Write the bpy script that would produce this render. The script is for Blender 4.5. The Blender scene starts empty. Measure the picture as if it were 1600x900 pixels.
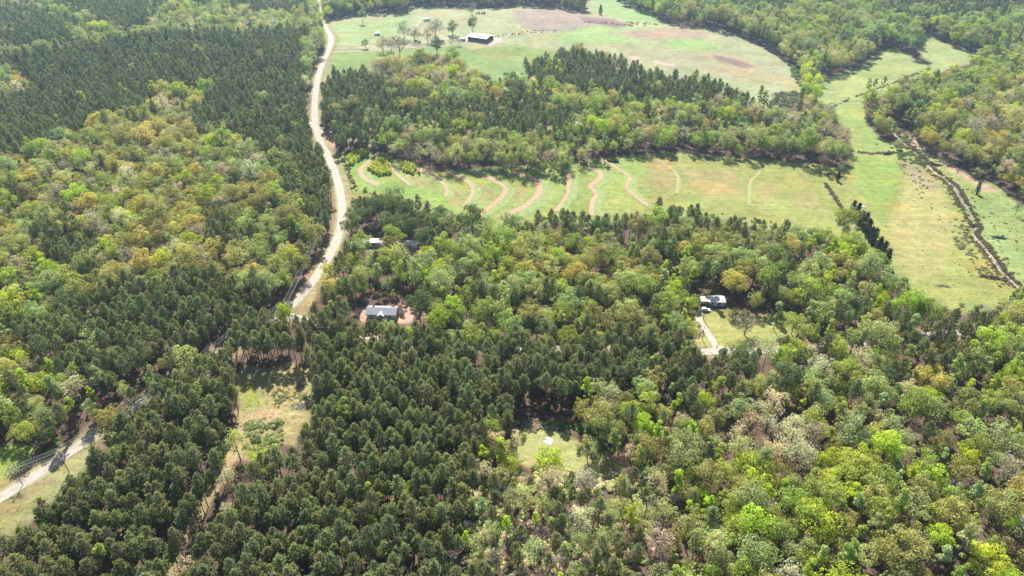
import bpy, math, random
import numpy as np
from mathutils import Vector, Matrix

R = math.radians
RNG = np.random.default_rng(7)
random.seed(7)
sc = bpy.context.scene
col = sc.collection

# ------------------------------------------------------------------ camera, sky, sun, exposure
CAM_H = 200.0
PITCH = 34.0
FPX = 1081.0
SUN_EL, SUN_AZ = 47.0, -6.0         # azimuth measured from +Y (view direction), positive to the right
cam = bpy.data.cameras.new('camera')
cam.sensor_width = 36.0
cam.lens = 36.0 * FPX / 1600.0
cam.clip_start = 1.0
cam.clip_end = 12000.0
cam_o = bpy.data.objects.new('camera', cam)
cam_o.location = (0, 0, CAM_H)
cam_o.rotation_euler = (R(90 - PITCH), 0, 0)
col.objects.link(cam_o)
sc.camera = cam_o

world = bpy.data.worlds.new('World')
sc.world = world
world.use_nodes = True
wn = world.node_tree
sky = wn.nodes.new('ShaderNodeTexSky')
sky.sky_type = 'NISHITA'
sky.sun_disc = False
sky.sun_elevation = R(SUN_EL)
sky.sun_rotation = R(SUN_AZ)
bg = wn.nodes['Background']
wn.links.new(sky.outputs[0], bg.inputs['Color'])
bg.inputs['Strength'].default_value = 0.075

sun = bpy.data.lights.new('sun', 'SUN')
sun.energy = 5.0
sun.angle = R(0.5)
sun.color = (1.0, 0.95, 0.87)
sun_o = bpy.data.objects.new('sun', sun)
sd = Vector((math.sin(R(SUN_AZ)) * math.cos(R(SUN_EL)), math.cos(R(SUN_AZ)) * math.cos(R(SUN_EL)), math.sin(R(SUN_EL))))
sun_o.rotation_euler = sd.to_track_quat('Z', 'Y').to_euler()
sun_o.location = (0, 300, 900)
col.objects.link(sun_o)

sc.view_settings.view_transform = 'Standard'
sc.view_settings.look = 'None'
sc.view_settings.gamma = 1.0
sc.view_settings.use_curve_mapping = False
sc.view_settings.exposure = 1.2
sc.cycles.max_bounces = 5
sc.cycles.diffuse_bounces = 2
sc.cycles.glossy_bounces = 1
sc.cycles.transmission_bounces = 3
sc.cycles.transparent_max_bounces = 4
sc.cycles.volume_bounces = 0

# ------------------------------------------------------------------ projection helpers (photo pixel <-> ground)
SP, CP = math.sin(R(PITCH)), math.cos(R(PITCH))

def hgt(x, y):
    """gently rolling terrain"""
    x = np.asarray(x, float); y = np.asarray(y, float)
    h = 2.2 * np.sin(x / 95.0 + 0.6) * np.cos(y / 120.0) + 1.6 * np.sin((x + y) / 61.0) + 1.2 * np.sin((x - 0.6 * y) / 47.0 + 1.3)
    h = h + 9.0 * np.exp(-(((x + 320) / 260.0) ** 2 + ((y - 720) / 130.0) ** 2))      # ridge under the far left plantation
    h = h + 7.0 * np.exp(-(((x - 40) / 190.0) ** 2 + ((y - 820) / 110.0) ** 2))       # pasture hill
    cx = 250 + 0.22 * (y - 400)
    h = h - 4.0 * np.exp(-(((x - cx) / 45.0) ** 2)) * (1 / (1 + np.exp(-(y - 360) / 30.0)))  # creek bottom
    return h

def proj(x, y, z):
    x = np.asarray(x, float); y = np.asarray(y, float); dz = np.asarray(z, float) - CAM_H
    D = y * CP - dz * SP
    D = np.where(D < 1, 1, D)
    U = y * SP + dz * CP
    return 800 + FPX * x / D, 450 - FPX * U / D

def ground(px, py):
    """photo pixel -> world point on the terrain"""
    px = np.asarray(px, float); py = np.asarray(py, float)
    u = (px - 800) / FPX; v = (450 - py) / FPX
    dx = u; dy = CP + v * SP; dz = -SP + v * CP
    z = np.zeros_like(u)
    for _ in range(25):
        t = (z - CAM_H) / dz
        z = 0.5 * z + 0.5 * hgt(dx * t, dy * t)
    t = (z - CAM_H) / dz
    return dx * t, dy * t, z

def G(px, py):
    x, y, z = ground(px, py)
    return Vector((float(x), float(y), float(hgt(x, y))))

def inpoly(px, py, poly):
    px = np.asarray(px, float); py = np.asarray(py, float)
    c = np.zeros(px.shape, bool)
    n = len(poly)
    for i in range(n):
        x0, y0 = poly[i]; x1, y1 = poly[(i + 1) % n]
        if y0 == y1: continue
        m = ((y0 > py) != (y1 > py)) & (px < (x1 - x0) * (py - y0) / (y1 - y0) + x0)
        c ^= m
    return c

def segdist(px, py, pts, closed=False):
    d = np.full(np.shape(px), 1e9)
    n = len(pts)
    for i in range(n if closed else n - 1):
        x0, y0 = pts[i][:2]; x1, y1 = pts[(i + 1) % n][:2]
        ex, ey = x1 - x0, y1 - y0
        L = ex * ex + ey * ey + 1e-9
        t = np.clip(((px - x0) * ex + (py - y0) * ey) / L, 0, 1)
        d = np.minimum(d, np.hypot(px - x0 - t * ex, py - y0 - t * ey))
    return d

def softpoly(px, py, poly, w):
    ins = inpoly(px, py, poly)
    d = segdist(px, py, poly, True)
    d = np.where(ins, d, -d)
    t = np.clip((d + w) / (2 * w), 0, 1)
    return t * t * (3 - 2 * t)

def catmull(pts, k=8):
    P = np.array(pts, float); out = []
    for i in range(len(P) - 1):
        p0 = P[max(i - 1, 0)]; p1 = P[i]; p2 = P[i + 1]; p3 = P[min(i + 2, len(P) - 1)]
        for j in range(k):
            t = j / k
            out.append(0.5 * ((2 * p1) + (-p0 + p2) * t + (2 * p0 - 5 * p1 + 4 * p2 - p3) * t * t + (-p0 + 3 * p1 - 3 * p2 + p3) * t ** 3))
    out.append(P[-1])
    return np.array(out)

# ------------------------------------------------------------------ photo-space layout (polygons in photo pixels)
UP_PASTURE = [(503,42),(512,50),(524,62),(512,100),(499,124),(520,120),(560,110),(600,100),(640,97),(655,84),(700,88),(725,105),(750,122),(775,128),(812,130),(818,106),(850,92),(900,82),(930,86),(1000,107),(1060,124),(1100,122),(1130,132),(1180,152),(1205,160),(1210,145),(1245,142),(1262,150),(1250,120),(1238,103),(1200,78),(1160,58),(1120,45),(1085,42),(1045,38),(1010,22),(975,8),(930,-25),(905,-25),(925,22),(870,13),(800,10),(760,13),(700,11),(640,11),(637,20),(560,23),(520,31)]
FIELD_NE = [(1272,122),(1300,118),(1345,104),(1372,78),(1400,74),(1420,86),(1456,106),(1425,124),(1340,156),(1300,167),(1268,160)]
FIELD_NE2 = [(1428,52),(1462,60),(1490,74),(1548,85),(1530,97),(1495,105),(1460,116),(1430,130),(1400,143),(1352,158),(1340,156),(1425,124),(1456,106),(1440,84)]
FIELD_MIDR = [(1288,166),(1345,157),(1350,172),(1352,190),(1375,214),(1400,228),(1440,240),(1440,262),(1400,252),(1330,262),(1334,232),(1318,200),(1300,180)]
FIELD_MAIN = [(1335,240),(1400,240),(1440,250),(1470,275),(1500,315),(1520,360),(1540,400),(1592,446),(1560,462),(1500,470),(1450,452),(1405,425),(1380,395),(1340,345),(1322,330),(1322,362),(1290,354),(1260,348),(1220,342),(1180,337),(1150,330),(1100,322),(1030,317),(1000,332),(940,330),(860,328),(810,338),(790,347),(740,337),(700,322),(620,300),(565,291),(548,300),(534,270),(524,247),(560,237),(600,247),(640,262),(700,270),(740,264),(800,272),(870,276),(900,268),(930,256),(960,246),(1000,240),(1060,238),(1150,247),(1250,253),(1310,264)]
FIELD_EAST = [(1440,250),(1425,232),(1455,240),(1490,262),(1530,278),(1560,292),(1590,318),(1640,335),(1640,455),(1592,446),(1540,400),(1520,360),(1500,315),(1470,275)]
CLEAR_A = [(368,592),(384,570),(420,576),(450,566),(478,576),(497,572),(488,596),(494,610),(482,628),(486,648),(468,664),(462,684),(440,680),(428,690),(404,694),(396,706),(378,704),(360,712),(358,694),(370,676),(364,660),(378,636),(370,612)]
LANE_A = [(322,768),(334,738),(350,706),(376,702),(356,742),(338,772),(312,815),(284,850),(268,905),(254,905),(285,835),(307,785)]
CLEAR_B = [(795,700),(812,676),(850,668),(885,678),(905,690),(945,705),(985,700),(965,728),(925,735),(870,725),(815,715)]
CLEAR_C = [(1078,506),(1096,484),(1150,482),(1185,492),(1230,486),(1252,498),(1245,520),(1165,526),(1124,552),(1096,545),(1080,525)]
YARD_D = [(558,482),(620,474),(660,480),(664,496),(636,506),(560,504)]
YARD_E = [(566,374),(600,372),(658,380),(664,398),(640,396),(566,388)]
LEFT_FIELD = [(-60,715),(25,692),(52,700),(44,728),(22,750),(-60,790)]
ROAD_LOW = [(-60,780),(60,722),(130,680),(156,674),(138,708),(75,765),(0,838),(-60,880)]
ROAD_UP = [(438,497),(468,450),(503,400),(520,372),(527,335),(515,262),(500,236),(488,212),(484,180),(487,120),(499,92),(510,66),(498,42),(512,40),(528,62),(516,96),(504,130),(501,180),(503,206),(522,240),(549,300),(551,330),(540,372),(530,392),(503,430),(486,478),(470,502),(452,506)]
LANE_P = [(693,436),(700,438),(722,474),(745,506),(772,532),(758,538),(734,512),(714,478)]
YARD_F = [(500,208),(520,208),(530,225),(520,236),(505,228)]
YARD_G = [(548,206),(606,196),(612,222),(585,232),(545,222)]
BRUSH_CUT = [(1205,147),(1240,142),(1258,152),(1262,168),(1215,166)]
PATCH1 = [(541,249),(556,238),(576,236),(578,242),(560,252),(548,262)]
PATCH2 = [(575,266),(590,248),(606,256),(614,272),(590,276)]
PATCH3 = [(624,258),(640,258),(652,266),(646,274),(628,268)]
OPEN = [UP_PASTURE, FIELD_NE, FIELD_NE2, FIELD_MIDR, FIELD_MAIN, FIELD_EAST, CLEAR_A, LANE_A, CLEAR_B, CLEAR_C, YARD_D, YARD_E, LEFT_FIELD, ROAD_LOW, ROAD_UP, LANE_P, YARD_F, BRUSH_CUT,
        [(1395,640),(1500,646),(1498,668),(1404,666)], [(1265,790),(1285,790),(1292,815),(1274,812)], [(1130,560),(1150,556),(1160,566),(1138,572)], [(1120,660),(1140,650),(1150,690),(1128,700)]]

ROAD_PX = [(-160,872),(-60,815),(0,783),(50,748),(110,708),(150,680),(205,640),(270,598),(340,556),(400,520),(450,490),(475,460),(503,420),(526,382),(536,340),(532,300),(520,258),(503,228),(494,205),(491,178),(493,145),(498,115),(508,90),(517,70),(517,56),(508,42),(500,20),(500,-10)]
ROAD2_PX = [(450,492),(500,510),(560,527),(640,534),(760,541),(900,546),(1040,549),(1120,551),(1200,548),(1290,541),(1390,530),(1500,520),(1700,500)]
DRIVE_PX = [(1122,548),(1112,530),(1100,512),(1090,500),(1092,487),(1104,482)]
def world_line(pxs, k=8):
    c = catmull(pxs, k)
    x, y, z = ground(c[:, 0], c[:, 1])
    # resample evenly and smooth
    P = np.stack([x, y], 1)
    return P
ROAD_W = world_line(ROAD_PX); ROAD2_W = world_line(ROAD2_PX); DRIVE_W = world_line(DRIVE_PX)
CREEK_PX = [(1388,196),(1400,212),(1422,232),(1441,249),(1456,266),(1470,276),(1490,292),(1500,308),(1508,322),(1518,340),(1524,356),(1520,364),(1530,378),(1545,396),(1560,418),(1582,442),(1620,470)]
CREEK_W = world_line(CREEK_PX)

# ------------------------------------------------------------------ materials
def mat(name):
    m = bpy.data.materials.new(name); m.use_nodes = True
    return m, m.node_tree.nodes, m.node_tree.links

def simple(name, c, rough=0.8, noise=0.0, scale=1.0, metal=0.0, spec=0.3):
    m, N, L = mat(name)
    b = N['Principled BSDF']
    b.inputs['Roughness'].default_value = rough
    b.inputs['Metallic'].default_value = metal
    b.inputs['Specular IOR Level'].default_value = spec
    if noise > 0:
        g = N.new('ShaderNodeNewGeometry')
        t = N.new('ShaderNodeTexNoise'); t.inputs['Scale'].default_value = scale; t.inputs['Detail'].default_value = 5
        L.new(g.outputs['Position'], t.inputs['Vector'])
        r = N.new('ShaderNodeMapRange'); r.inputs[1].default_value = .3; r.inputs[2].default_value = .7
        r.inputs[3].default_value = 1 - noise; r.inputs[4].default_value = 1 + noise
        L.new(t.outputs['Fac'], r.inputs[0])
        v = N.new('ShaderNodeVectorMath'); v.operation = 'SCALE'
        v.inputs[0].default_value = c
        L.new(r.outputs[0], v.inputs['Scale'])
        L.new(v.outputs[0], b.inputs['Base Color'])
    else:
        b.inputs['Base Color'].default_value = (*c, 1)
    return m

def leaf_mat(name, trans=0.35, rough=0.6, spec=0.25):
    """foliage: colour = per-tree tint x per-leaf variation"""
    m, N, L = mat(name)
    b = N['Principled BSDF']; out = N['Material Output']
    b.inputs['Roughness'].default_value = rough
    b.inputs['Specular IOR Level'].default_value = spec
    a = N.new('ShaderNodeAttribute'); a.attribute_type = 'INSTANCER'; a.attribute_name = 'tint'
    s = N.new('ShaderNodeAttribute'); s.attribute_type = 'GEOMETRY'; s.attribute_name = 'shade'
    v = N.new('ShaderNodeVectorMath'); v.operation = 'SCALE'
    L.new(a.outputs['Vector'], v.inputs[0]); L.new(s.outputs['Fac'], v.inputs['Scale'])
    L.new(v.outputs[0], b.inputs['Base Color'])
    t = N.new('ShaderNodeBsdfTranslucent')
    v2 = N.new('ShaderNodeVectorMath'); v2.operation = 'MULTIPLY'; v2.inputs[1].default_value = (1.15, 1.25, 0.7)
    L.new(v.outputs[0], v2.inputs[0]); L.new(v2.outputs[0], t.inputs['Color'])
    mx = N.new('ShaderNodeMixShader'); mx.inputs[0].default_value = trans
    L.new(b.outputs[0], mx.inputs[1]); L.new(t.outputs[0], mx.inputs[2])
    L.new(mx.outputs[0], out.inputs['Surface'])
    return m

M_LEAF = leaf_mat('leaf', 0.40, .65, .12)
M_NEEDLE = leaf_mat('pine_needle', 0.28, 0.6, 0.12)
M_BARK_P = simple('pine_bark', (.15, .095, .07), .9, .25, 2.0)
M_BARK_G = simple('grey_bark', (.19, .165, .14), .9, .25, 2.0)
M_BARK_D = simple('dead_wood', (.30, .27, .24), .9, .2, 2.0)
M_ROAD = simple('worn_asphalt', (.36, .305, .255), .85, .2, .5)
M_DIRT = simple('red_dirt', (.42, .27, .20), .95, .22, .5)
M_GRAVEL = simple('pale_gravel', (.40, .33, .27), .95, .15, .6)

# ------------------------------------------------------------------ mesh helpers
def mesh_from(name, V, F, material=None, shade=None, smooth=False):
    me = bpy.data.meshes.new(name)
    V = np.asarray(V, np.float32)
    if isinstance(F, np.ndarray):
        k = F.shape[1]; nf = F.shape[0]
        me.vertices.add(len(V)); me.vertices.foreach_set('co', V.ravel())
        me.loops.add(nf * k); me.loops.foreach_set('vertex_index', F.astype(np.int32).ravel())
        me.polygons.add(nf); me.polygons.foreach_set('loop_start', np.arange(0, nf * k, k, dtype=np.int32))
        me.update(calc_edges=True)
    else:
        me.from_pydata([tuple(map(float, v)) for v in V], [], [tuple(f) for f in F]); me.update()
    if material: me.materials.append(material)
    if shade is not None:
        at = me.attributes.new('shade', 'FLOAT', 'FACE'); at.data.foreach_set('value', np.asarray(shade, np.float32))
    if smooth:
        me.polygons.foreach_set('use_smooth', np.ones(len(me.polygons), bool))
    return me

def link(name, data, parent=None):
    o = bpy.data.objects.new(name, data); col.objects.link(o)
    if parent is not None: o.parent = parent
    return o

def tag(o, label=None, cat=None, group=None, kind=None):
    if label: o['label'] = label
    if cat: o['category'] = cat
    if group: o['group'] = group
    if kind: o['kind'] = kind
    return o

class MB:
    """collects boxes, tubes and prisms and links them as one mesh object"""
    def __init__(s): s.V = []; s.F = []
    def add(s, V, F):
        n = len(s.V); s.V += [tuple(v) for v in V]; s.F += [tuple(i + n for i in f) for f in F]
    def box(s, cx, cy, cz, sx, sy, sz, rz=0, rx=0, ry=0):
        m = Matrix.Translation((cx, cy, cz)) @ Matrix.Rotation(rz, 4, 'Z') @ Matrix.Rotation(ry, 4, 'Y') @ Matrix.Rotation(rx, 4, 'X')
        P = [m @ Vector((a * sx / 2, b * sy / 2, c * sz / 2)) for a in (-1, 1) for b in (-1, 1) for c in (-1, 1)]
        s.add(P, [(0,1,3,2),(4,6,7,5),(0,4,5,1),(2,3,7,6),(0,2,6,4),(1,5,7,3)])
    def tube(s, P, r0, r1=None, n=6, cap=True):
        P = [Vector(p) for p in P]; r1 = r0 if r1 is None else r1
        V = []; F = []
        for i, p in enumerate(P):
            d = (P[min(i + 1, len(P) - 1)] - P[max(i - 1, 0)]).normalized()
            a = d.orthogonal().normalized() if i == 0 else (a - a.dot(d) * d).normalized()
            b = d.cross(a)
            r = r0 + (r1 - r0) * i / (len(P) - 1)
            for k in range(n):
                t = 2 * math.pi * k / n
                V.append(p + (a * math.cos(t) + b * math.sin(t)) * r)
        for i in range(len(P) - 1):
            for k in range(n):
                F.append((i * n + k, i * n + (k + 1) % n, (i + 1) * n + (k + 1) % n, (i + 1) * n + k))
        if cap:
            F.append(tuple(range(n))[::-1]); F.append(tuple(range((len(P) - 1) * n, len(P) * n)))
        s.add(V, F)
    def prism(s, outline, y0, y1):
        """outline in XZ extruded along Y"""
        n = len(outline)
        V = [(x, y0, z) for x, z in outline] + [(x, y1, z) for x, z in outline]
        F = [tuple(range(n)), tuple(range(2 * n - 1, n - 1, -1))] + [(i, i + n, (i + 1) % n + n, (i + 1) % n) for i in range(n)]
        s.add(V, F)
    def mesh(s, name, m): return mesh_from(name, s.V, s.F, m)
    def build(s, name, m, parent=None): return link(name, s.mesh(name, m), parent)

# ------------------------------------------------------------------ ground sheet
def build_ground():
    # rows get coarser with distance, columns fan out: only the tessellation, the sheet itself is a plain terrain
    ys = [-400., -250., -100., 0., 60., 100.]
    y = 112.0
    while y < 1350:
        ys.append(y); y += max(1.15, y * 0.0030)
    while y < 3000:
        ys.append(y); y += 40
    ys = np.array(ys)
    nc = 620
    t = np.linspace(-1, 1, nc)
    t = t * 0.86 + 0.14 * t ** 7
    W = 230 + np.clip(ys, 0, None) * 0.92
    W = np.where(ys > 1350, 1600 + (ys - 1350) * .8, W)
    X = t[None, :] * W[:, None]
    Y = np.repeat(ys[:, None], nc, 1)
    Z = hgt(X, Y)
    px, py = proj(X, Y, Z)
    n1 = np.sin(X / 23 + 2 * np.sin(Y / 37)) * np.sin(Y / 19 + 1.5 * np.sin(X / 31))
    n2 = np.sin(X / 7.3 + 2 * np.sin(Y / 11)) * np.sin(Y / 8.1 + 1.5 * np.sin(X / 9.7))
    wob = 2.0 * n2 + 1.5 * n1
    C = np.zeros(X.shape + (3,)); K = np.zeros(X.shape)       # K: 1 = grassland, 0 = woodland floor
    C[:] = (.118, .085, .060)
    def paint(poly, c, w, k=1.0, amt=1.0):
        if poly is None: return
        x0 = min(p[0] for p in poly) - 3 * w - 6; x1 = max(p[0] for p in poly) + 3 * w + 6
        y0 = min(p[1] for p in poly) - 3 * w - 6; y1 = max(p[1] for p in poly) + 3 * w + 6
        m = (px > x0) & (px < x1) & (py > y0) & (py < y1) & (Y > 50)
        if not m.any(): return
        a = softpoly(px[m] + wob[m] * min(w, 4) * .35, py[m] + n2[m] * min(w, 4) * .2, poly, w) * amt
        C[m] = C[m] * (1 - a[:, None]) + np.array(c) * a[:, None]
        K[m] = K[m] * (1 - a) + k * a
    grass_y = (.235, .265, .08); grass_g = (.19, .27, .085); pale = (.285, .31, .16); tan = (.34, .29, .17); brown = (.27, .21, .15)
    sh = lambda P, d: [(a, b + d) for a, b in P]
    paint(sh(UP_PASTURE, 12), pale, 4); paint(sh(UP_PASTURE, 4), pale, 4); paint(sh(FIELD_MAIN, 20), (.21, .25, .09), 5); paint(sh(FIELD_MAIN, 10), grass_y, 4)
    paint(UP_PASTURE, pale, 2.5)
    paint([(495,124),(503,100),(514,82),(560,76),(610,78),(660,70),(705,74),(740,78),(790,72),(810,70),(860,78),(900,76),(940,84),(860,96),(815,134),(770,130),(720,104),(650,88),(600,104),(540,116)], grass_g, 3)
    paint([(505,48),(560,30),(640,24),(640,50),(560,66),(520,74)], (.24, .32, .13), 4)
    paint([(800,16),(870,14),(930,24),(990,34),(980,42),(900,52),(830,50),(800,30)], (.27, .235, .18), 4, .7)
    paint([(925,-30),(1000,8),(1040,36),(980,34),(935,22)], (.22, .33, .13), 3)
    paint([(860,55),(940,38),(1000,42),(1060,52),(1040,66),(960,68),(880,66)], (.24, .34, .12), 6)
    paint([(950,50),(1060,42),(1120,56),(1080,62),(1010,64)], (.31, .25, .17), 5, .7)
    paint([(1040,62),(1090,60),(1130,72),(1110,82),(1050,76)], (.23, .34, .12), 5)
    paint([(950,85),(1040,78),(1140,84),(1210,100),(1235,118),(1190,135),(1120,118),(1030,108)], (.29, .29, .16), 8, .9)
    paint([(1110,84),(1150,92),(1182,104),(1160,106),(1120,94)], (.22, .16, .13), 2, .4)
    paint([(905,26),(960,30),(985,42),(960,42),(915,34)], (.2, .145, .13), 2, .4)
    paint([(740,60),(775,56),(788,64),(770,72),(742,68)], (.50, .42, .34), 1.5, .2)
    paint([(560,74),(640,68),(700,58),(720,62),(690,70),(640,76),(570,80)], (.37, .36, .2), 2.5, .7)
    paint([(978,84),(996,90),(1004,98),(992,96)], (.48, .36, .28), 1.2, .2)
    paint([(1020,94),(1060,102),(1050,104),(1024,98)], (.44, .36, .26), 1.0, .2)
    paint(FIELD_NE, (.25, .30, .105), 2.5); paint(FIELD_NE2, (.25, .31, .12), 2.5); paint(FIELD_MIDR, (.225, .30, .09), 2.5)
    paint(FIELD_MAIN, grass_y, 2.5)
    paint([(520,240),(600,240),(640,262),(700,290),(720,330),(700,330),(620,302),(548,300)], (.21, .30, .075), 4)
    paint([(700,268),(1010,246),(1010,330),(790,345),(720,320)], (.235, .295, .085), 6)
    for p in ([(610,262),(660,276),(690,296),(650,292)], [(700,284),(728,300),(716,326),(700,318)], [(748,290),(776,296),(770,314),(744,314)], [(806,290),(826,292),(820,312),(800,318)], [(1010,252),(1050,250),(1050,300),(1010,290)], [(1070,262),(1150,268),(1160,310),(1090,306)], [(1180,290),(1210,288),(1206,312),(1180,310)], [(1230,296),(1270,300),(1290,330),(1240,322)]):
        paint(p, (.31, .25, .115), 6, .9, .6)
    paint([(1340,245),(1410,250),(1400,300),(1380,330),(1350,310),(1330,270)], (.19, .30, .07), 8, 1, .7)
    paint([(1420,270),(1470,290),(1490,350),(1480,420),(1430,440),(1390,380),(1400,330)], (.32, .30, .12), 10, 1, .75)
    paint([(1405,250),(1440,258),(1470,290),(1460,300),(1420,280)], (.24, .22, .13), 5, .8, .8)
    paint(FIELD_EAST, (.22, .29, .10), 2.5)
    paint([(1400,200),(1440,222),(1500,262),(1560,300),(1540,300),(1480,262),(1420,230),(1392,206)], (.40, .29, .21), 3, .3, .8)
    paint(sh(ROAD_LOW, 22), (.24, .245, .11), 5); paint(sh(CLEAR_A, 14), (.26, .24, .12), 4); paint(sh(CLEAR_B, 14), (.25, .25, .11), 4); paint(sh(CLEAR_C, 10), (.24, .27, .09), 4)
    paint(CLEAR_A, (.30, .27, .12), 3); paint([(374,598),(400,600),(404,626),(384,640),(372,620)], (.27, .30, .075), 4)
    paint([(366,640),(384,650),(400,640),(440,640),(440,652),(400,660),(380,700),(362,705)], (.36, .27, .155), 3, .8)
    paint(LANE_A, (.32, .27, .14), 3); paint(CLEAR_B, (.30, .315, .12), 2.5); paint([(955,705),(985,700),(975,722),(955,722)], (.38, .27, .17), 3)
    paint(CLEAR_C, (.27, .29, .095), 2.5); paint([(1080,510),(1092,515),(1090,535),(1080,528)], (.42, .29, .15), 4)
    paint(YARD_D, (.40, .27, .19), 3, .1); paint(YARD_E, (.42, .30, .23), 3, .2); paint(LEFT_FIELD, (.22, .32, .07), 3)
    paint(ROAD_LOW, (.26, .27, .11), 3); paint(ROAD_UP, (.27, .28, .12), 1.8)
    paint([(440,495),(468,448),(503,398),(520,370),(522,340),(526,350),(524,374),(508,402),(476,452),(450,492)], (.37, .24, .16), 1.5, .3)
    paint(LANE_P, (.22, .155, .12), 2, .2); paint(YARD_F, (.42, .31, .2), 2, .5); paint(YARD_G, (.42, .33, .22), 2, .5)
    paint(BRUSH_CUT, (.20, .18, .11), 2, .5)
    # a corridor of leaf litter and rough grass along the roads
    for W_, hw in ((ROAD_W, 9), (ROAD2_W, 7)):
        m = (Y > 40) & (Y < 1400)
        d = segdist(X[m], Y[m], W_)
        a = np.clip((hw - d) / 3, 0, 1) * .6
        C[m] = C[m] * (1 - a[:, None]) + np.array((.27, .22, .12)) * a[:, None]; K[m] = K[m] * (1 - a) + .6 * a
    C *= np.array((.885, .84, .88))
    V = np.stack([X, Y, Z], -1).reshape(-1, 3)
    nr = len(ys)
    i = np.arange(nr - 1)[:, None] * nc + np.arange(nc - 1)[None, :]
    F = np.stack([i, i + 1, i + 1 + nc, i + nc], -1).reshape(-1, 4)
    me = mesh_from('ground', V, F, None, smooth=True)
    a = me.attributes.new('cover', 'FLOAT_COLOR', 'POINT')
    a.data.foreach_set('color', np.concatenate([C.reshape(-1, 3), K.reshape(-1, 1)], 1).astype(np.float32).ravel())
    m, N, L = mat('ground_cover')
    b = N['Principled BSDF']; b.inputs['Roughness'].default_value = .95; b.inputs['Specular IOR Level'].default_value = .1
    at = N.new('ShaderNodeAttribute'); at.attribute_name = 'cover'
    g = N.new('ShaderNodeNewGeometry')
    def noise(scale, det, lo, hi, a0=.3, a1=.7, rough=.6):
        t = N.new('ShaderNodeTexNoise'); t.inputs['Scale'].default_value = scale; t.inputs['Detail'].default_value = det; t.inputs['Roughness'].default_value = rough
        L.new(g.outputs['Position'], t.inputs['Vector'])
        r = N.new('ShaderNodeMapRange'); r.inputs[1].default_value = a0; r.inputs[2].default_value = a1; r.inputs[3].default_value = lo; r.inputs[4].default_value = hi
        L.new(t.outputs['Fac'], r.inputs[0]); return r.outputs[0]
    def mul(a_, b_):
        n = N.new('ShaderNodeMath'); n.operation = 'MULTIPLY'; L.new(a_, n.inputs[0]); L.new(b_, n.inputs[1]); return n.outputs[0]
    n_a = noise(.9, 8, .60, 1.40, .25, .75, .75); n_b = noise(.035, 5, .84, 1.16); n_c = noise(.2, 6, .77, 1.23, .32, .68, .7)
    mp = N.new('ShaderNodeMapping'); mp.inputs['Rotation'].default_value = (0, 0, .5); mp.inputs['Scale'].default_value = (.035, .55, .3)
    L.new(g.outputs['Position'], mp.inputs['Vector'])
    ts = N.new('ShaderNodeTexNoise'); ts.inputs['Scale'].default_value = 1.0; ts.inputs['Detail'].default_value = 3; L.new(mp.outputs[0], ts.inputs['Vector'])
    rs = N.new('ShaderNodeMapRange'); rs.inputs[1].default_value = .3; rs.inputs[2].default_value = .7; rs.inputs[3].default_value = .88; rs.inputs[4].default_value = 1.12
    L.new(ts.outputs['Fac'], rs.inputs[0])
    f = mul(mul(mul(n_a, n_b), n_c), rs.outputs[0])
    s = N.new('ShaderNodeVectorMath'); s.operation = 'SCALE'
    L.new(at.outputs['Color'], s.inputs[0]); L.new(f, s.inputs['Scale'])
    # dry straw patches on the grassland
    tint = N.new('ShaderNodeMix'); tint.data_type = 'RGBA'; tint.blend_type = 'MULTIPLY'
    L.new(s.outputs[0], tint.inputs[6]); tint.inputs[7].default_value = (1.20, .94, .86, 1)
    pf = noise(.022, 7, 0, 1, .50, .66, .65)
    L.new(mul(pf, at.outputs['Alpha']), tint.inputs[0])
    t2 = N.new('ShaderNodeMix'); t2.data_type = 'RGBA'; t2.blend_type = 'MULTIPLY'
    L.new(tint.outputs[2], t2.inputs[6]); t2.inputs[7].default_value = (.74, .90, .72, 1)
    L.new(mul(noise(.05, 7, 0, .9, .52, .68, .7), at.outputs['Alpha']), t2.inputs[0])
    L.new(t2.outputs[2], b.inputs['Base Color'])
    bp = N.new('ShaderNodeBump'); bp.inputs['Strength'].default_value = .5; bp.inputs['Distance'].default_value = .35
    L.new(n_a, bp.inputs['Height']); L.new(bp.outputs[0], b.inputs['Normal'])
    me.materials.append(m)
    return tag(link('ground', me), kind='structure')
build_ground()

def ribbon(name, W, width, m, lift=.12, jag=0.0, kind='structure', step=3.0):
    P = np.array(W)
    d = np.r_[0, np.cumsum(np.hypot(*np.diff(P, axis=0).T))]
    n = max(int(d[-1] / step), 3)
    t = np.linspace(0, d[-1], n)
    x = np.interp(t, d, P[:, 0]); y = np.interp(t, d, P[:, 1])
    k = np.array([1, 2, 3, 2, 1]) / 9
    if n > 8 and step > 1.5:
        for _ in range(24 if 'road' in name else 1):
            x[2:-2] = np.convolve(x, k, 'valid'); y[2:-2] = np.convolve(y, k, 'valid')
    tx = np.gradient(x); ty = np.gradient(y); l = np.hypot(tx, ty) + 1e-9
    nx, ny = -ty / l, tx / l
    cols = 5
    V = []
    wl = width * (1 + jag * np.interp(np.arange(n), np.arange(0, n + 4, 3), RNG.uniform(-1, 1, len(np.arange(0, n + 4, 3)))))
    wr = width * (1 + jag * np.interp(np.arange(n), np.arange(0, n + 4, 3), RNG.uniform(-1, 1, len(np.arange(0, n + 4, 3)))))
    for j in range(cols):
        s = (j / (cols - 1)) * 2 - 1
        w = np.where(s < 0, wl, wr) * .5 * s
        X = x + nx * w; Y = y + ny * w
        V.append(np.stack([X, Y, hgt(X, Y) + lift], 1))
    V = np.stack(V, 1).reshape(-1, 3)
    i = (np.arange(n - 1)[:, None] * cols + np.arange(cols - 1)[None]).reshape(-1)
    F = np.stack([i, i + cols, i + cols + 1, i + 1], 1)
    return tag(link(name, mesh_from(name, V, F, m)), kind=kind)

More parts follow.
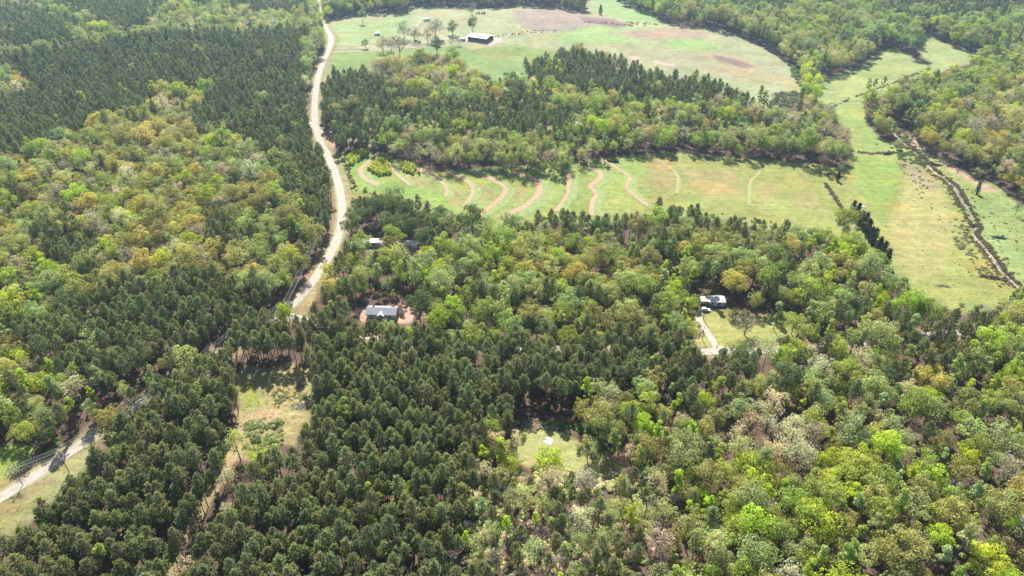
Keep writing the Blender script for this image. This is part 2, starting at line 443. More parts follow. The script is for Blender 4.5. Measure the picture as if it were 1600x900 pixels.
ribbon('road_verge', ROAD_W, 6.6, simple('verge', (.24, .24, .12), .95, .25, .6), .09, .25)
ribbon('paved_road', ROAD_W, 4.8, M_ROAD, .16)
ribbon('side_road', ROAD2_W, 4.6, M_ROAD, .13)
ribbon('gravel_drive', DRIVE_W, 3.2, M_GRAVEL, .20, .15)
for pts in ([(480,188),(488,196),(498,206)], [(496,204),(510,207),(520,206)]):
    ribbon('gravel_drive', world_line(pts), 4.5, M_GRAVEL, .21, .2)
ribbon('pasture_track', world_line([(622,62),(638,52),(650,42),(656,34)]), 2.2, simple('bare_track', (.36, .34, .22), .95, .2, .5), .15, .3)
ribbon('pasture_track', world_line([(520,82),(560,80),(610,76),(650,74),(690,68),(722,64)]), 2.6, simple('bare_track', (.36, .33, .24), .95, .2, .5), .15, .35)
TERRACES = [
 ([(590,238),(586,246),(566,260),(563,272),(574,282),(590,288)], 3.4), ([(606,254),(612,260),(618,270),(630,280),(640,290)], 2.4),
 ([(640,256),(650,262),(672,274),(692,286),(699,296),(696,308)], 2.6), ([(700,270),(710,274),(728,282),(740,294),(736,308),(724,324)], 2.6),
 ([(732,266),(740,269),(768,280),(788,291),(788,304),(768,322),(744,340)], 3.2), ([(800,270),(816,272),(834,279),(843,290),(840,306),(816,324),(780,342)], 4.2),
 ([(889,272),(889,290),(886,306),(868,330)], 2.8), ([(912,260),(928,264),(940,271),(935,281),(920,291),(934,303),(925,316),(923,336)], 3.4),
 ([(938,248),(950,254),(964,264),(986,278),(977,292),(994,308),(1010,321)], 2.6), ([(1024,250),(1040,258),(1054,268),(1059,284),(1056,302)], 1.0),
 ([(1190,264),(1184,272),(1172,282),(1170,300),(1169,320)], .8)]
RED_M = simple('terrace_clay', (.42, .245, .165), .95, .25, .6)
EDGE_M = simple('terrace_bank', (.205, .255, .09), .95, .25, .5)
for pts, w in TERRACES:
    ribbon('terrace_bank', world_line(pts) + np.array([w * .9, -w * .5]), w * 2.2, EDGE_M, .12, .3)
    ribbon('dirt_terrace', world_line(pts), w * .85, RED_M, .17, .28)
M_SAND = simple('creek_sand', (.56, .44, .33), .9, .2, .5)
ribbon('creek_bed', CREEK_W, 1.15, M_SAND, .12, .8)
M_WATER = simple('creek_water_surface', (.16, .13, .09), .08, .1, .5, spec=.6)
ribbon('creek_water', CREEK_W, .7, M_WATER, .16, .4)

# ------------------------------------------------------------------ tree prototypes
def rand_dirs(n, rng, zlo=-1, zhi=1):
    z = rng.uniform(zlo, zhi, n); a = rng.uniform(0, 2 * math.pi, n); r = np.sqrt(1 - z * z)
    return np.stack([r * np.cos(a), r * np.sin(a), z], 1)

def frames(Nn):
    h = np.where(np.abs(Nn[:, 2:3]) < .9, np.array([[0, 0, 1.]]), np.array([[1., 0, 0]]))
    U = np.cross(h, Nn); U /= np.linalg.norm(U, axis=1, keepdims=True)
    return U, np.cross(Nn, U)

def leaf_cards(C, Nn, size, rng):
    """small irregular four-cornered leaf sprays"""
    U, W = frames(Nn); a = rng.uniform(0, 2 * math.pi, len(C))[:, None]
    U, W = U * np.cos(a) + W * np.sin(a), -U * np.sin(a) + W * np.cos(a)
    s = size[:, None] if np.ndim(size) else size
    k = rng.uniform(.55, 1.2, (len(C), 4, 1))
    V = np.stack([C + U * s * k[:, 0], C + W * s * k[:, 1], C - U * s * k[:, 2], C - W * s * k[:, 3]], 1).reshape(-1, 3)
    return V, np.arange(len(C) * 4).reshape(-1, 4)

def broadleaf_crown(seed, H, Rr, nlobe=20, per=80, z0=.38, leaf=.30, cone=0.0, open_=0.0):
    rng = np.random.default_rng(seed)
    C = []; Nn = []; S = []
    zc = H * (z0 + 1) / 2; hz = H * (1 - z0) / 2
    L = []
    for i in range(nlobe):
        d = rand_dirs(1, rng, -.75, 1)[0]
        f = rng.uniform(.45, .92)
        # asymmetry
        px = d[0] * Rr * f * (1 + .25 * math.sin(3 * math.atan2(d[1], d[0]) + seed)); py = d[1] * Rr * f; pz = d[2] * hz * f
        if cone: 
            k = 1 - cone * (pz / hz * .5 + .5); px *= k; py *= k
        L.append((px, py, zc + pz, rng.uniform(.20, .42) * Rr * (1 - .35 * cone)))
    for (x, y, z, r) in L:
        n = int(per * rng.uniform(.7, 1.2))
        d = rand_dirs(n, rng, -.55, 1)
        rr = r * rng.uniform(.80, 1.06, n)[:, None]
        C.append(np.array([x, y, z]) + d * rr * np.array([1, 1, .8]))
        nn = d + rng.normal(0, .45, (n, 3)); nn /= np.linalg.norm(nn, axis=1, keepdims=True)
        Nn.append(nn); S.append(rng.uniform(.74, 1.26, n) * rng.uniform(.85, 1.15))
    C = np.concatenate(C); Nn = np.concatenate(Nn); S = np.concatenate(S)
    V, F = leaf_cards(C, Nn, rng.uniform(leaf * .7, leaf * 1.35, len(C)), rng)
    return V, F, S, L

def pine_crown(seed, H, Rr, z0=.45, whorls=13, blade=.62, dens=1.0, cone=.75):
    rng = np.random.default_rng(seed)
    T = []; S = []; B = []
    for w in range(whorls):
        t = (w + rng.uniform(-.2, .3)) / whorls
        z = H * (z0 + (1 - z0) * t * .98)
        prof = (min(1, max(t, .02) / .2) ** .6) * ((1 - t * cone) if cone > .7 else (1 - max(t, 0) ** 1.5 * .97) ** .85)
        prof = max(prof, .12)
        nb = rng.integers(4, 7)
        a0 = rng.uniform(0, 6.28)
        for b in range(nb):
            a = a0 + b * 6.283 / nb + rng.normal(0, .25)
            ln = Rr * prof * rng.uniform(.65, 1.15)
            rise = (.15 + .5 * t) * ln
            tip = np.array([math.cos(a) * ln, math.sin(a) * ln, z + rise])
            root = np.array([0, 0, z - .2])
            B.append((root, tip))
            nc = max(2, int((2 + 4 * prof) * dens))
            for c in range(nc):
                f = rng.uniform(.4, 1.05)
                c0 = root + (tip - root) * f + rng.normal(0, .28, 3)
                out = np.array([math.cos(a) * .6, math.sin(a) * .6, .75]) + rng.normal(0, .2, 3); out /= np.linalg.norm(out)
                sh = rng.uniform(.72, 1.3)
                for q in range(13):
                    d = out * .7 + rng.normal(0, .5, 3); d /= np.linalg.norm(d)
                    T.append((c0, d)); S.append(sh * rng.uniform(.85, 1.15))
    for q in range(40):          # leader
        c0 = np.array([0, 0, H - rng.uniform(0, 1.0)]) + rng.normal(0, .18, 3)
        d = np.array([0, 0, .7]) + rng.normal(0, .5, 3); d /= np.linalg.norm(d); T.append((c0, d)); S.append(rng.uniform(.9, 1.3))
    C = np.array([t[0] for t in T]); D = np.array([t[1] for t in T])
    h = rand_dirs(len(C), rng); Wd = np.cross(D, h); Wd /= np.linalg.norm(Wd, axis=1, keepdims=True)
    ln = rng.uniform(.6, 1.15, len(C))[:, None] * blade; wd = .085
    V = np.stack([C - Wd * wd, C + Wd * wd, C + D * ln + Wd * .04, C + D * ln - Wd * .04], 1).reshape(-1, 3)
    return V, np.arange(len(C) * 4).reshape(-1, 4), np.array(S), B

def trunk_mesh(name, H, r, m, limbs=(), lean=.02, seed=0, top=.92, ln=3):
    rng = np.random.default_rng(seed)
    mb = MB()
    k = 5
    P = [(lean * H * (i / k) ** 1.5 * math.cos(seed), lean * H * (i / k) ** 1.5 * math.sin(seed), H * top * i / k - (.4 if i == 0 else 0)) for i in range(k + 1)]
    mb.tube(P, r, r * .25, 7)
    for (a, b, rr) in limbs:
        a = Vector(a); b = Vector(b); mid = (a + b) / 2 + Vector((0, 0, -.06 * (b - a).length))
        mb.tube([a, mid, b], rr, rr * .35, 4, cap=False)
    return mb.mesh(name, m)

def bare_branches(seed, H, Rr, depth=4, z0=.3, up=.55):
    rng = random.Random(seed)
    segs = []
    def grow(p, d, L, r, lv):
        e = p + d * L
        segs.append((p, e, r, r * .6, lv))
        if lv == 0: return
        n = 3 if lv > 1 else 4
        for i in range(n):
            ax = Vector((rng.gauss(0, 1), rng.gauss(0, 1), rng.gauss(0, .5))).normalized()
            nd = (d + ax * rng.uniform(.5, .95) + Vector((0, 0, up * .35))).normalized()
            grow(p + d * L * rng.uniform(.45, 1.0), nd, L * rng.uniform(.6, .8), r * .55, lv - 1)
    k = rng.randint(5, 7)
    for i in range(k):
        a = 6.283 * i / k + rng.uniform(-.3, .3)
        z = H * (z0 + .45 * i / k)
        d = Vector((math.cos(a) * .8, math.sin(a) * .8, up + .5 * i / k)).normalized()
        grow(Vector((0, 0, z)), d, Rr * rng.uniform(.42, .58), .13, depth - 1)
    return segs

def twig_mesh(name, segs, m, seed, leaves=0, thick=1.0, lsize=.2):
    """three-sided branches, twigs as thin blades, optional buds"""
    rng = np.random.default_rng(seed)
    V = []; F = []; S = []
    for (p, e, r0, r1, lv) in segs:
        d = (e - p).normalized(); a = d.orthogonal().normalized(); b = d.cross(a)
        r0 = max(r0 * thick, .045); r1 = max(r1 * thick, .03)
        n = len(V)
        for (c, r) in ((p, r0), (e, r1)):
            for k in range(3):
                t = 2.0944 * k
                V.append(c + (a * math.cos(t) + b * math.sin(t)) * r)
        for k in range(3):
            F.append((n + k, n + (k + 1) % 3, n + 3 + (k + 1) % 3, n + 3 + k)); S.append(1.0)
    V = np.array([tuple(v) for v in V]); F = np.array(F)
    if leaves:
        tips = [s for s in segs if s[4] <= 1]
        C = []
        for s in tips:
            p = np.array(s[0]); e = np.array(s[1])
            f = rng.uniform(.2, 1.1, (leaves, 1)); C.append(p + (e - p) * f + rng.normal(0, .18, (leaves, 3)))
        C = np.concatenate(C)
        Nn = rand_dirs(len(C), rng, -.2, 1)
        V2, F2 = leaf_cards(C, Nn, rng.uniform(lsize * .6, lsize * 1.3, len(C)), rng)
        S2 = rng.uniform(.75, 1.25, len(C))
        return V, F, V2, F2, S2
    return V, F, None, None, None

PROTO = {}      # kind -> list of (crown mesh, trunk mesh, height, radius)
def add_proto(kind, cm, tm, H, Rr): PROTO.setdefault(kind, []).append((cm, tm, H, Rr))

def limbs_to(L, H, z0, rng, rr=.14):
    out = []
    for (x, y, z, r) in L:
        if rng.random() < .75:
            out.append(((0, 0, max(z - .75 * math.hypot(x, y) - .8, H * z0 * .55)), (x * .9, y * .9, z), rr))
    return out

for i in range(6):
    rg = random.Random(100 + i)
    H = rg.uniform(15, 18); Rr = rg.uniform(2.5, 3.3)
    V, F, S, B = pine_crown(200 + i, H, Rr, z0=.48 + .07 * rg.random(), whorls=10, cone=.5)
    cm = mesh_from('pine_crown', V, F, M_NEEDLE, S)
    tm = trunk_mesh('pine_trunk', H, .21, M_BARK_P, [(a, tuple(np.array(a) + (np.array(b) - np.array(a)) * .9), .05) for a, b in B], .015, i, .97)
    add_proto('pine', cm, tm, H, Rr)
for i in range(9):
    rg = random.Random(300 + i)
    H = rg.uniform(15, 18.0); Rr = rg.uniform(4.6, 5.9)
    V, F, S, L = broadleaf_crown(400 + i, H, Rr, nlobe=rg.randint(26, 34), per=115, z0=.30, leaf=.225)
    cm = mesh_from('broadleaf_crown', V, F, M_LEAF, S)
    tm = trunk_mesh('broadleaf_trunk', H, .26, M_BARK_G, limbs_to(L, H, .34, rg), .03, i, .8)
    add_proto('broadleaf', cm, tm, H, Rr)
for i in range(5):      # slender pointed young hardwoods
    rg = random.Random(500 + i)
    H = rg.uniform(15, 19); Rr = rg.uniform(2.6, 3.3)
    V, F, S, L = broadleaf_crown(600 + i, H, Rr, nlobe=rg.randint(17, 22), per=100, z0=.32, leaf=.21, cone=.6)
    cm = mesh_from('slender_crown', V, F, M_LEAF, S)
    tm = trunk_mesh('slender_trunk', H, .18, M_BARK_G, limbs_to(L, H, .32, rg, .07), .02, i, .9)
    add_proto('slender', cm, tm, H, Rr)
for i in range(5):      # budding hardwoods: sparse tan-green haze of buds over visible branches
    rg = random.Random(700 + i)
    H = rg.uniform(15, 18); Rr = rg.uniform(4.2, 5.4)
    V, F, S, L = broadleaf_crown(800 + i, H, Rr, nlobe=rg.randint(24, 32), per=52, z0=.32, leaf=.21)
    cm = mesh_from('budding_crown', V, F, M_LEAF, S)
    segs = bare_branches(800 + i, H * .96, Rr * .95, 3, .3, .7)
    tv, tf, *_ = twig_mesh('t', segs, None, i, 0)
    mb = MB(); mb.tube([(0, 0, -.4), (.1, 0, H * .4), (.2, .1, H * .75)], .24, .09, 6)
    mb.add(tv, [tuple(f) for f in tf])
    tm = mb.mesh('budding_trunk', M_BARK_G)
    add_proto('budding', cm, tm, H, Rr)
M_TWIG = leaf_mat('twig', 0.05, .85, .1)
for i in range(4):      # bare trees
    rg = random.Random(900 + i)
    H = rg.uniform(13, 17); Rr = rg.uniform(3.6, 4.8)
    segs = bare_branches(950 + i, H * .82, Rr, 4, .32, .8)
    V, F, V2, F2, S2 = twig_mesh('t', segs, None, i, 1, 1.0, .11)
    n = len(V)
    cm = mesh_from('bare_crown', np.concatenate([V, V2]), [tuple(f) for f in F] + [tuple(f + n) for f in F2], M_TWIG, np.r_[np.ones(len(F)), S2])
    mb = MB(); mb.tube([(0, 0, -.4), (.1, .05, H * .4), (.1, .1, H * .78)], .22, .07, 6)
    tm = mb.mesh('bare_trunk', M_BARK_G)
    add_proto('bare', cm, tm, H, Rr)
for i in range(4):      # trees grown in the open: crown almost to the ground
    rg = random.Random(1020 + i)
    H = rg.uniform(12, 15); Rr = rg.uniform(4.8, 6.0)
    V, F, S, L = broadleaf_crown(1030 + i, H, Rr, nlobe=rg.randint(26, 32), per=70, z0=.12, leaf=.28)
    cm = mesh_from('field_crown', V, F, M_LEAF, S)
    tm = trunk_mesh('field_trunk', H, .3, M_BARK_G, limbs_to(L, H, .2, rg), .03, i, .8)
    add_proto('field', cm, tm, H, Rr)
for i in range(3):
    rg = random.Random(1040 + i)
    H = rg.uniform(12, 15); Rr = rg.uniform(4.8, 6.0)
    V, F, S, L = broadleaf_crown(1050 + i, H, Rr, nlobe=rg.randint(22, 28), per=48, z0=.12, leaf=.2)
    cm = mesh_from('fieldbare_crown', V, F, M_LEAF, S)
    segs = bare_branches(1050 + i, H * .95, Rr * 1.05, 4, .15, .75)
    tv, tf, *_ = twig_mesh('t', segs, None, i, 0)
    mb = MB(); mb.tube([(0, 0, -.4), (.1, 0, H * .4), (.2, .1, H * .75)], .3, .1, 6); mb.add(tv, [tuple(f) for f in tf])
    add_proto('fieldbare', cm, mb.mesh('fieldbare_trunk', M_BARK_G), H, Rr)
for i in range(3):      # cedars: dark, dense cones to the ground
    rg = random.Random(1000 + i)
    H = rg.uniform(8, 10); Rr = rg.uniform(2.0, 2.6)
    V, F, S, B = pine_crown(1100 + i, H, Rr, z0=.06, whorls=14, blade=.42, dens=1.5, cone=.85)
    cm = mesh_from('cedar_crown', V, F, M_NEEDLE, S)
    tm = trunk_mesh('cedar_trunk', H, .14, M_BARK_P, (), .01, i, .95)
    add_proto('cedar', cm, tm, H, Rr)
for i in range(3):      # planted young pines, waist to head high
    rg = random.Random(1200 + i)
    H = rg.uniform(2.4, 3.2); Rr = rg.uniform(.7, .95)
    V, F, S, B = pine_crown(1300 + i, H, Rr, z0=.08, whorls=6, blade=.34, dens=.9, cone=.8)
    cm = mesh_from('sapling_crown', V, F, M_LEAF, S)
    tm = trunk_mesh('sapling_trunk', H, .05, M_BARK_P, (), .01, i, .95)
    add_proto('sapling', cm, tm, H, Rr)

def shrub_mesh(seed, Rr=1.6, Hh=1.9, leaf=.19, n=420):
    rng = np.random.default_rng(seed)
    C = []; Nn = []
    for k in range(6):
        c = np.array([rng.normal(0, .45) * Rr, rng.normal(0, .45) * Rr, Hh * rng.uniform(.2, .55)])
        d = rand_dirs(n // 6, rng, -.3, 1); C.append(c + d * Rr * .48 * rng.uniform(.6, 1.1, (n // 6, 1)))
        nn = d + rng.normal(0, .5, d.shape); Nn.append(nn / np.linalg.norm(nn, axis=1, keepdims=True))
    C = np.concatenate(C); Nn = np.concatenate(Nn)
    V, F = leaf_cards(C, Nn, rng.uniform(leaf * .6, leaf * 1.3, len(C)), rng)
    return mesh_from('shrub_foliage', V, F, M_LEAF, rng.uniform(.72, 1.28, len(C)))
SHRUBS = [shrub_mesh(1500 + i) for i in range(4)]
def tuft_mesh(seed):
    rng = np.random.default_rng(seed)
    C = np.concatenate([rng.normal(0, .35, (40, 2)), np.zeros((40, 1))], 1)
    D = np.stack([rng.normal(0, .35, 40), rng.normal(0, .35, 40), np.ones(40)], 1); D /= np.linalg.norm(D, axis=1, keepdims=True)
    Wd = np.cross(D, rand_dirs(40, rng)); Wd /= np.linalg.norm(Wd, axis=1, keepdims=True)
    ln = rng.uniform(.25, .6, (40, 1))
    V = np.stack([C - Wd * .05, C + Wd * .05, C + D * ln + Wd * .015, C + D * ln - Wd * .015], 1).reshape(-1, 3)
    return mesh_from('grass_tuft', V, np.arange(160).reshape(-1, 4), M_LEAF, rng.uniform(.7, 1.3, 40))
TUFTS = [tuft_mesh(1600 + i) for i in range(3)]

# ------------------------------------------------------------------ species map (photo-space polygons, later ones win)
TINT = {
 'pine': (.265, .29, .135), 'cedar': (.060, .078, .050), 'sapling': (.66, .68, .18),
 'lime': (.47, .55, .07), 'spring': (.38, .44, .11), 'mint': (.40, .45, .20), 'olive': (.38, .36, .14),
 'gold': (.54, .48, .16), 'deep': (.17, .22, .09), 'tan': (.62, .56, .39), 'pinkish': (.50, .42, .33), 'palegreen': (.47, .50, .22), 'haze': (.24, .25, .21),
 'grey': (.36, .30, .26)}
WORD = {'lime': 'bright lime green', 'spring': 'fresh green', 'mint': 'pale bluish green', 'olive': 'olive green', 'gold': 'golden green',
        'deep': 'deep green', 'tan': 'pale tan', 'pinkish': 'pinkish tan', 'palegreen': 'pale yellow-green'}
def W(s):
    out = []
    for t in s.split():
        k, w = t.split('='); out.append((k, float(w)))
    tot = sum(w for _, w in out)
    return [k for k, _ in out], np.array([w / tot for _, w in out])
MIX = {
 'mix': W('broadleaf:spring=16 broadleaf:olive=16 broadleaf:mint=12 broadleaf:lime=5 broadleaf:gold=4 slender:spring=8 slender:mint=7 slender:lime=3 budding:tan=4 budding:pinkish=5 budding:palegreen=9 pine:pine=13 broadleaf:deep=6 bare:grey=4'),
 'bud': W('budding:tan=10 budding:pinkish=12 budding:palegreen=16 broadleaf:gold=14 broadleaf:olive=18 broadleaf:lime=4 broadleaf:spring=6 slender:mint=4 broadleaf:mint=5 pine:pine=8 bare:grey=4'),
 'pinemix': W('pine:pine=70 broadleaf:olive=5 slender:mint=4 budding:palegreen=3 broadleaf:spring=3 slender:spring=2'),
 'half': W('pine:pine=26 broadleaf:spring=10 broadleaf:mint=10 slender:mint=8 broadleaf:olive=10 budding:palegreen=6 slender:lime=4 broadleaf:gold=2'),
 'pine': W('pine:pine=95.5 broadleaf:olive=1 slender:spring=1.2 budding:palegreen=1 bare:grey=.6 slender:lime=.7'),
 'thin': W('pine:pine=36 budding:palegreen=10 bare:grey=14 budding:pinkish=8 slender:mint=10 slender:lime=6 budding:tan=5 broadleaf:olive=5'),
 'green': W('broadleaf:spring=22 slender:spring=14 slender:mint=12 broadleaf:mint=16 broadleaf:lime=6 broadleaf:deep=5 broadleaf:olive=10 budding:palegreen=6 pine:pine=6 bare:grey=2'),
 'right': W('broadleaf:spring=22 broadleaf:lime=15 broadleaf:olive=14 broadleaf:mint=7 slender:lime=7 slender:mint=7 slender:spring=9 budding:palegreen=8 budding:tan=2 budding:pinkish=3 bare:grey=4 pine:pine=2 broadleaf:gold=3'),
 'edge': W('broadleaf:mint=18 broadleaf:spring=16 slender:mint=14 budding:palegreen=12 budding:pinkish=14 bare:grey=10 broadleaf:olive=10 broadleaf:deep=6'),
 'tan': W('budding:tan=70 budding:pinkish=20 budding:palegreen=10'),
 'gold': W('broadleaf:gold=50 budding:palegreen=15 broadleaf:lime=8 broadleaf:spring=12 broadleaf:olive=15'),
 'deep': W('broadleaf:deep=75 pine:pine=20 broadleaf:spring=5'),
 'pale': W('budding:palegreen=30 broadleaf:mint=22 slender:mint=14 broadleaf:spring=10 budding:tan=12 broadleaf:olive=8 budding:pinkish=8'),
}
ZONES = [
 ('bud', [(-300,150),(500,150),(530,250),(530,400),(440,500),(250,500),(0,540),(-300,560)]),
 ('mix', [(-300,430),(110,430),(110,470),(60,530),(-20,540),(-300,560)]),
 ('pinemix', [(110,476),(150,440),(230,425),(330,420),(400,430),(440,470),(440,495),(360,535),(300,552),(230,590),(190,600),(120,580),(60,545),(20,520),(-60,520),(-60,500),(50,500)]),
 ('pinemix', [(50,352),(100,345),(150,360),(158,395),(110,405),(60,395)]),
 ('pinemix', [(310,330),(360,320),(400,340),(396,368),(350,385),(315,365)]),
 ('half', [(400,235),(505,233),(525,290),(522,370),(490,430),(446,472),(415,440),(440,380),(400,330),(430,290)]),
 ('pinemix', [(440,240),(505,235),(525,290),(522,350),(500,360),(470,320),(440,290)]),
 ('mix', [(-300,560),(0,540),(60,545),(120,585),(200,600),(240,590),(150,670),(50,730),(-300,900)]),
 ('pine', [(-300,30),(-50,15),(20,12),(60,25),(120,33),(137,45),(130,60),(60,73),(0,80),(-300,95)]),
 ('pine', [(85,-200),(230,-200),(235,20),(238,38),(195,55),(170,46),(150,33),(100,22),(85,8)]),
 ('pinemix', [(240,-200),(490,-200),(495,26),(430,28),(380,14),(300,10),(245,12)]),
 ('pale', [(-300,95),(0,80),(60,73),(130,62),(200,57),(240,38),(300,20),(400,22),(495,28),(500,50),(430,50),(240,56),(200,64),(130,72),(0,90),(-300,120)]),
 ('pine', [(-300,112),(0,92),(44,86),(135,72),(202,64),(240,56),(430,50),(492,50),(494,110),(484,180),(500,233),(470,240),(405,235),(354,212),(303,200),(303,168),(337,138),(277,134),(236,140),(236,162),(190,173),(125,192),(85,216),(0,248),(-300,290)]),
 ('bud', [(-60,112),(30,112),(60,125),(50,145),(0,160),(-60,165)]),
 ('pale', [(470,60),(502,50),(500,110),(488,150),(470,120)]),
 ('pine', [(-60,900),(0,820),(60,765),(110,722),(200,652),(260,595),(340,555),(372,560),(370,620),(358,690),(340,765),(310,790),(280,845),(255,960),(-60,1050)]),
 ('pine', [(350,560),(355,515),(450,495),(480,500),(560,505),(660,520),(760,532),(1000,522),(1120,540),(1180,560),(1160,600),(1080,600),(960,600),(900,610),(830,650),(800,662),(757,680),(745,730),(720,800),(690,860),(640,1050),(255,1050),(300,840),(350,770),(400,712),(470,690),(490,640),(490,580)]),
 ('thin', [(757,680),(800,720),(900,735),(980,730),(1050,640),(1060,1050),(640,1050),(690,860),(720,800),(745,730)]),
 ('mix', [(880,610),(960,590),(1080,590),(1160,600),(1180,640),(1080,700),(1000,720),(930,650)]),
 ('right', [(1040,690),(1180,620),(1180,545),(1300,520),(1400,500),(1900,420),(1900,1100),(1050,1100)]),
 ('mix', [(1120,545),(1300,480),(1420,470),(1480,560),(1500,680),(1400,700),(1290,640),(1180,620)]),
 ('pinemix', [(1390,505),(1470,485),(1550,490),(1560,530),(1500,560),(1440,560)]),
 ('tan', [(1160,640),(1200,625),(1280,655),(1290,690),(1250,725),(1165,700),(1140,660)]),
 ('half', [(700,310),(800,330),(1000,325),(1100,315),(1230,335),(1330,345),(1420,420),(1500,455),(1500,500),(1300,500),(1270,480),(1060,470),(1060,530),(760,530),(700,430),(560,430),(530,300)]),
 ('pinemix', [(790,330),(940,325),(1030,312),(1110,320),(1230,338),(1180,365),(1100,350),(1000,348),(880,352),(800,352)]),
 ('green', [(700,350),(900,350),(1050,360),(1000,400),(850,420),(720,420)]),
 ('gold', [(770,378),(850,375),(960,390),(970,430),(900,440),(800,420)]),
 ('half', [(700,440),(760,420),(900,450),(1000,450),(1060,490),(1050,525),(780,528),(740,480)]),
 ('deep', [(530,300),(620,310),(700,330),(700,370),(660,378),(600,368),(530,370)]),
 ('green', [(530,400),(680,395),(720,440),(730,500),(680,480),(560,470),(520,450)]),
 ('right', [(1240,350),(1330,370),(1420,425),(1500,460),(1500,490),(1380,480),(1280,430)]),
 ('pinemix', [(485,455),(560,440),(560,505),(480,500)]),
 ('mix', [(500,130),(640,90),(760,120),(1100,140),(1280,160),(1330,190),(1335,250),(1000,240),(870,270),(700,265),(600,235),(500,230)]),
 ('bud', [(560,115),(650,85),(730,100),(760,130),(640,150),(560,140)]),
 ('pinemix', [(498,122),(560,112),(640,145),(700,160),(860,150),(900,190),(760,210),(660,185),(600,210),(500,225)]),
 ('pine', [(815,90),(880,82),(1000,100),(1080,118),(1150,140),(1190,150),(1160,160),(1080,155),(1000,150),(940,142),(830,132)]),
 ('edge', [(600,190),(760,200),(880,225),(1000,200),(1180,190),(1335,190),(1335,262),(1000,245),(920,258),(870,275),(700,268),(600,238)]),
 ('green', [(490,-200),(1700,-200),(1700,80),(1500,70),(1380,60),(1240,40),(1100,30),(1000,15),(920,6),(640,14),(490,40)]),
 ('mix', [(1080,30),(1240,20),(1360,55),(1375,90),(1290,120),(1240,110),(1180,70),(1100,45)]),
 ('pinemix', [(1250,-200),(1900,-200),(1900,28),(1600,26),(1480,22),(1350,8)]),
 ('bud', [(1400,130),(1600,80),(1900,60),(1900,300),(1560,280),(1480,230),(1380,180)]),
 ('green', [(1380,150),(1480,120),(1560,90),(1600,80),(1600,110),(1500,160),(1420,190)]),
]
def zone_of(px, py):
    z = np.zeros(px.shape, int) - 1
    for i, (k, poly) in enumerate(ZONES): z[inpoly(px, py, poly)] = i
    return z
def is_open(px, py):
    m = np.zeros(px.shape, bool)
    for p in OPEN: m |= inpoly(px, py, p)
    return m

# candidates: jittered ground grid, and straight planting rows for the plantations
def candidates():
    s = 3.7
    X, Y = np.meshgrid(np.arange(-1150, 1150, s), np.arange(95, 1480, s))
    X = (X + RNG.uniform(-.48, .48, X.shape) * s).ravel(); Y = (Y + RNG.uniform(-.48, .48, Y.shape) * s).ravel()
    rows = []
    y = 95
    while y < 700:
        for o in (0, 3.0, 6.0):
            xs = np.arange(-420, 300, 3.1)
            xs = xs + RNG.uniform(-.55, .55, len(xs))
            yy = y + o + RNG.uniform(-.4, .4, len(xs)) + 5 * np.sin(xs / 85.0 + y / 170.0) - .06 * xs
            rows.append(np.stack([xs, yy], 1))
        y += float(RNG.uniform(9.2, 12.2))
    rw = np.concatenate(rows)
    return X, Y, rw[:, 0], rw[:, 1]
cx, cy, rx, ry = candidates()
AX = np.r_[rx, cx]; AY = np.r_[ry, cy]; ISROW = np.r_[np.ones(len(rx), bool), np.zeros(len(cx), bool)]
AZ = hgt(AX, AY)
bx_, by_ = proj(AX, AY, AZ); tx_, ty_ = proj(AX, AY, AZ + 13.0); mx_, my_ = proj(AX, AY, AZ + 17.0)
ok = (bx_ > -260) & (bx_ < 1860) & (ty_ > -130) & (ty_ < 1010)
ok &= ~is_open(bx_, by_) & ~is_open(tx_, ty_)
ok &= ~((inpoly(mx_, my_, CLEAR_A) | inpoly(mx_, my_, CLEAR_B) | inpoly(mx_, my_, CLEAR_C) | inpoly(mx_, my_, ROAD_LOW) | inpoly(mx_, my_, LANE_A) | inpoly(mx_, my_, FIELD_MAIN) | inpoly(*proj(AX, AY, AZ + 9.0), ROAD_LOW)))
for hh_ in (8.0, 15.0):
    sx_, sy_ = proj(AX - sd.x / sd.z * hh_, AY - sd.y / sd.z * hh_, AZ)
    for P_ in ([(800,690),(815,680),(850,674),(900,692),(935,712),(930,728),(810,712)], [(1085,512),(1100,505),(1180,504),(1180,520),(1100,540)], [(376,605),(440,612),(478,612),(478,650),(462,684),(372,700),(370,660)], [(320,782),(328,780),(300,815),(296,812)], [(572,490),(650,488),(650,502),(572,504)], [(-20,775),(60,737),(80,745),(0,805)], [(560,378),(600,374),(600,390),(566,390)]):
        ok &= ~inpoly(sx_, sy_, P_)
ok &= segdist(AX, AY, ROAD_W) > np.where((by_ > 505) & (by_ < 700), 3.9, 6.0)
ok &= segdist(AX, AY, ROAD2_W) > 3.2
ok &= segdist(AX, AY, DRIVE_W) > 5.0
ok &= segdist(AX, AY, CREEK_W) > 8.0
AX, AY, AZ, ISROW, tx_, ty_, bx_, by_ = [a[ok] for a in (AX, AY, AZ, ISROW, tx_, ty_, bx_, by_)]
ZI = zone_of(tx_, ty_)
ROWZONE = np.array([z >= 0 and ZONES[z][0] == 'pine' and b > 480 for z, b in zip(ZI, by_)])
keep = (ISROW == ROWZONE)
AX, AY, AZ, tx_, ty_, ZI, ROWZONE = [a[keep] for a in (AX, AY, AZ, tx_, ty_, ZI, ROWZONE)]

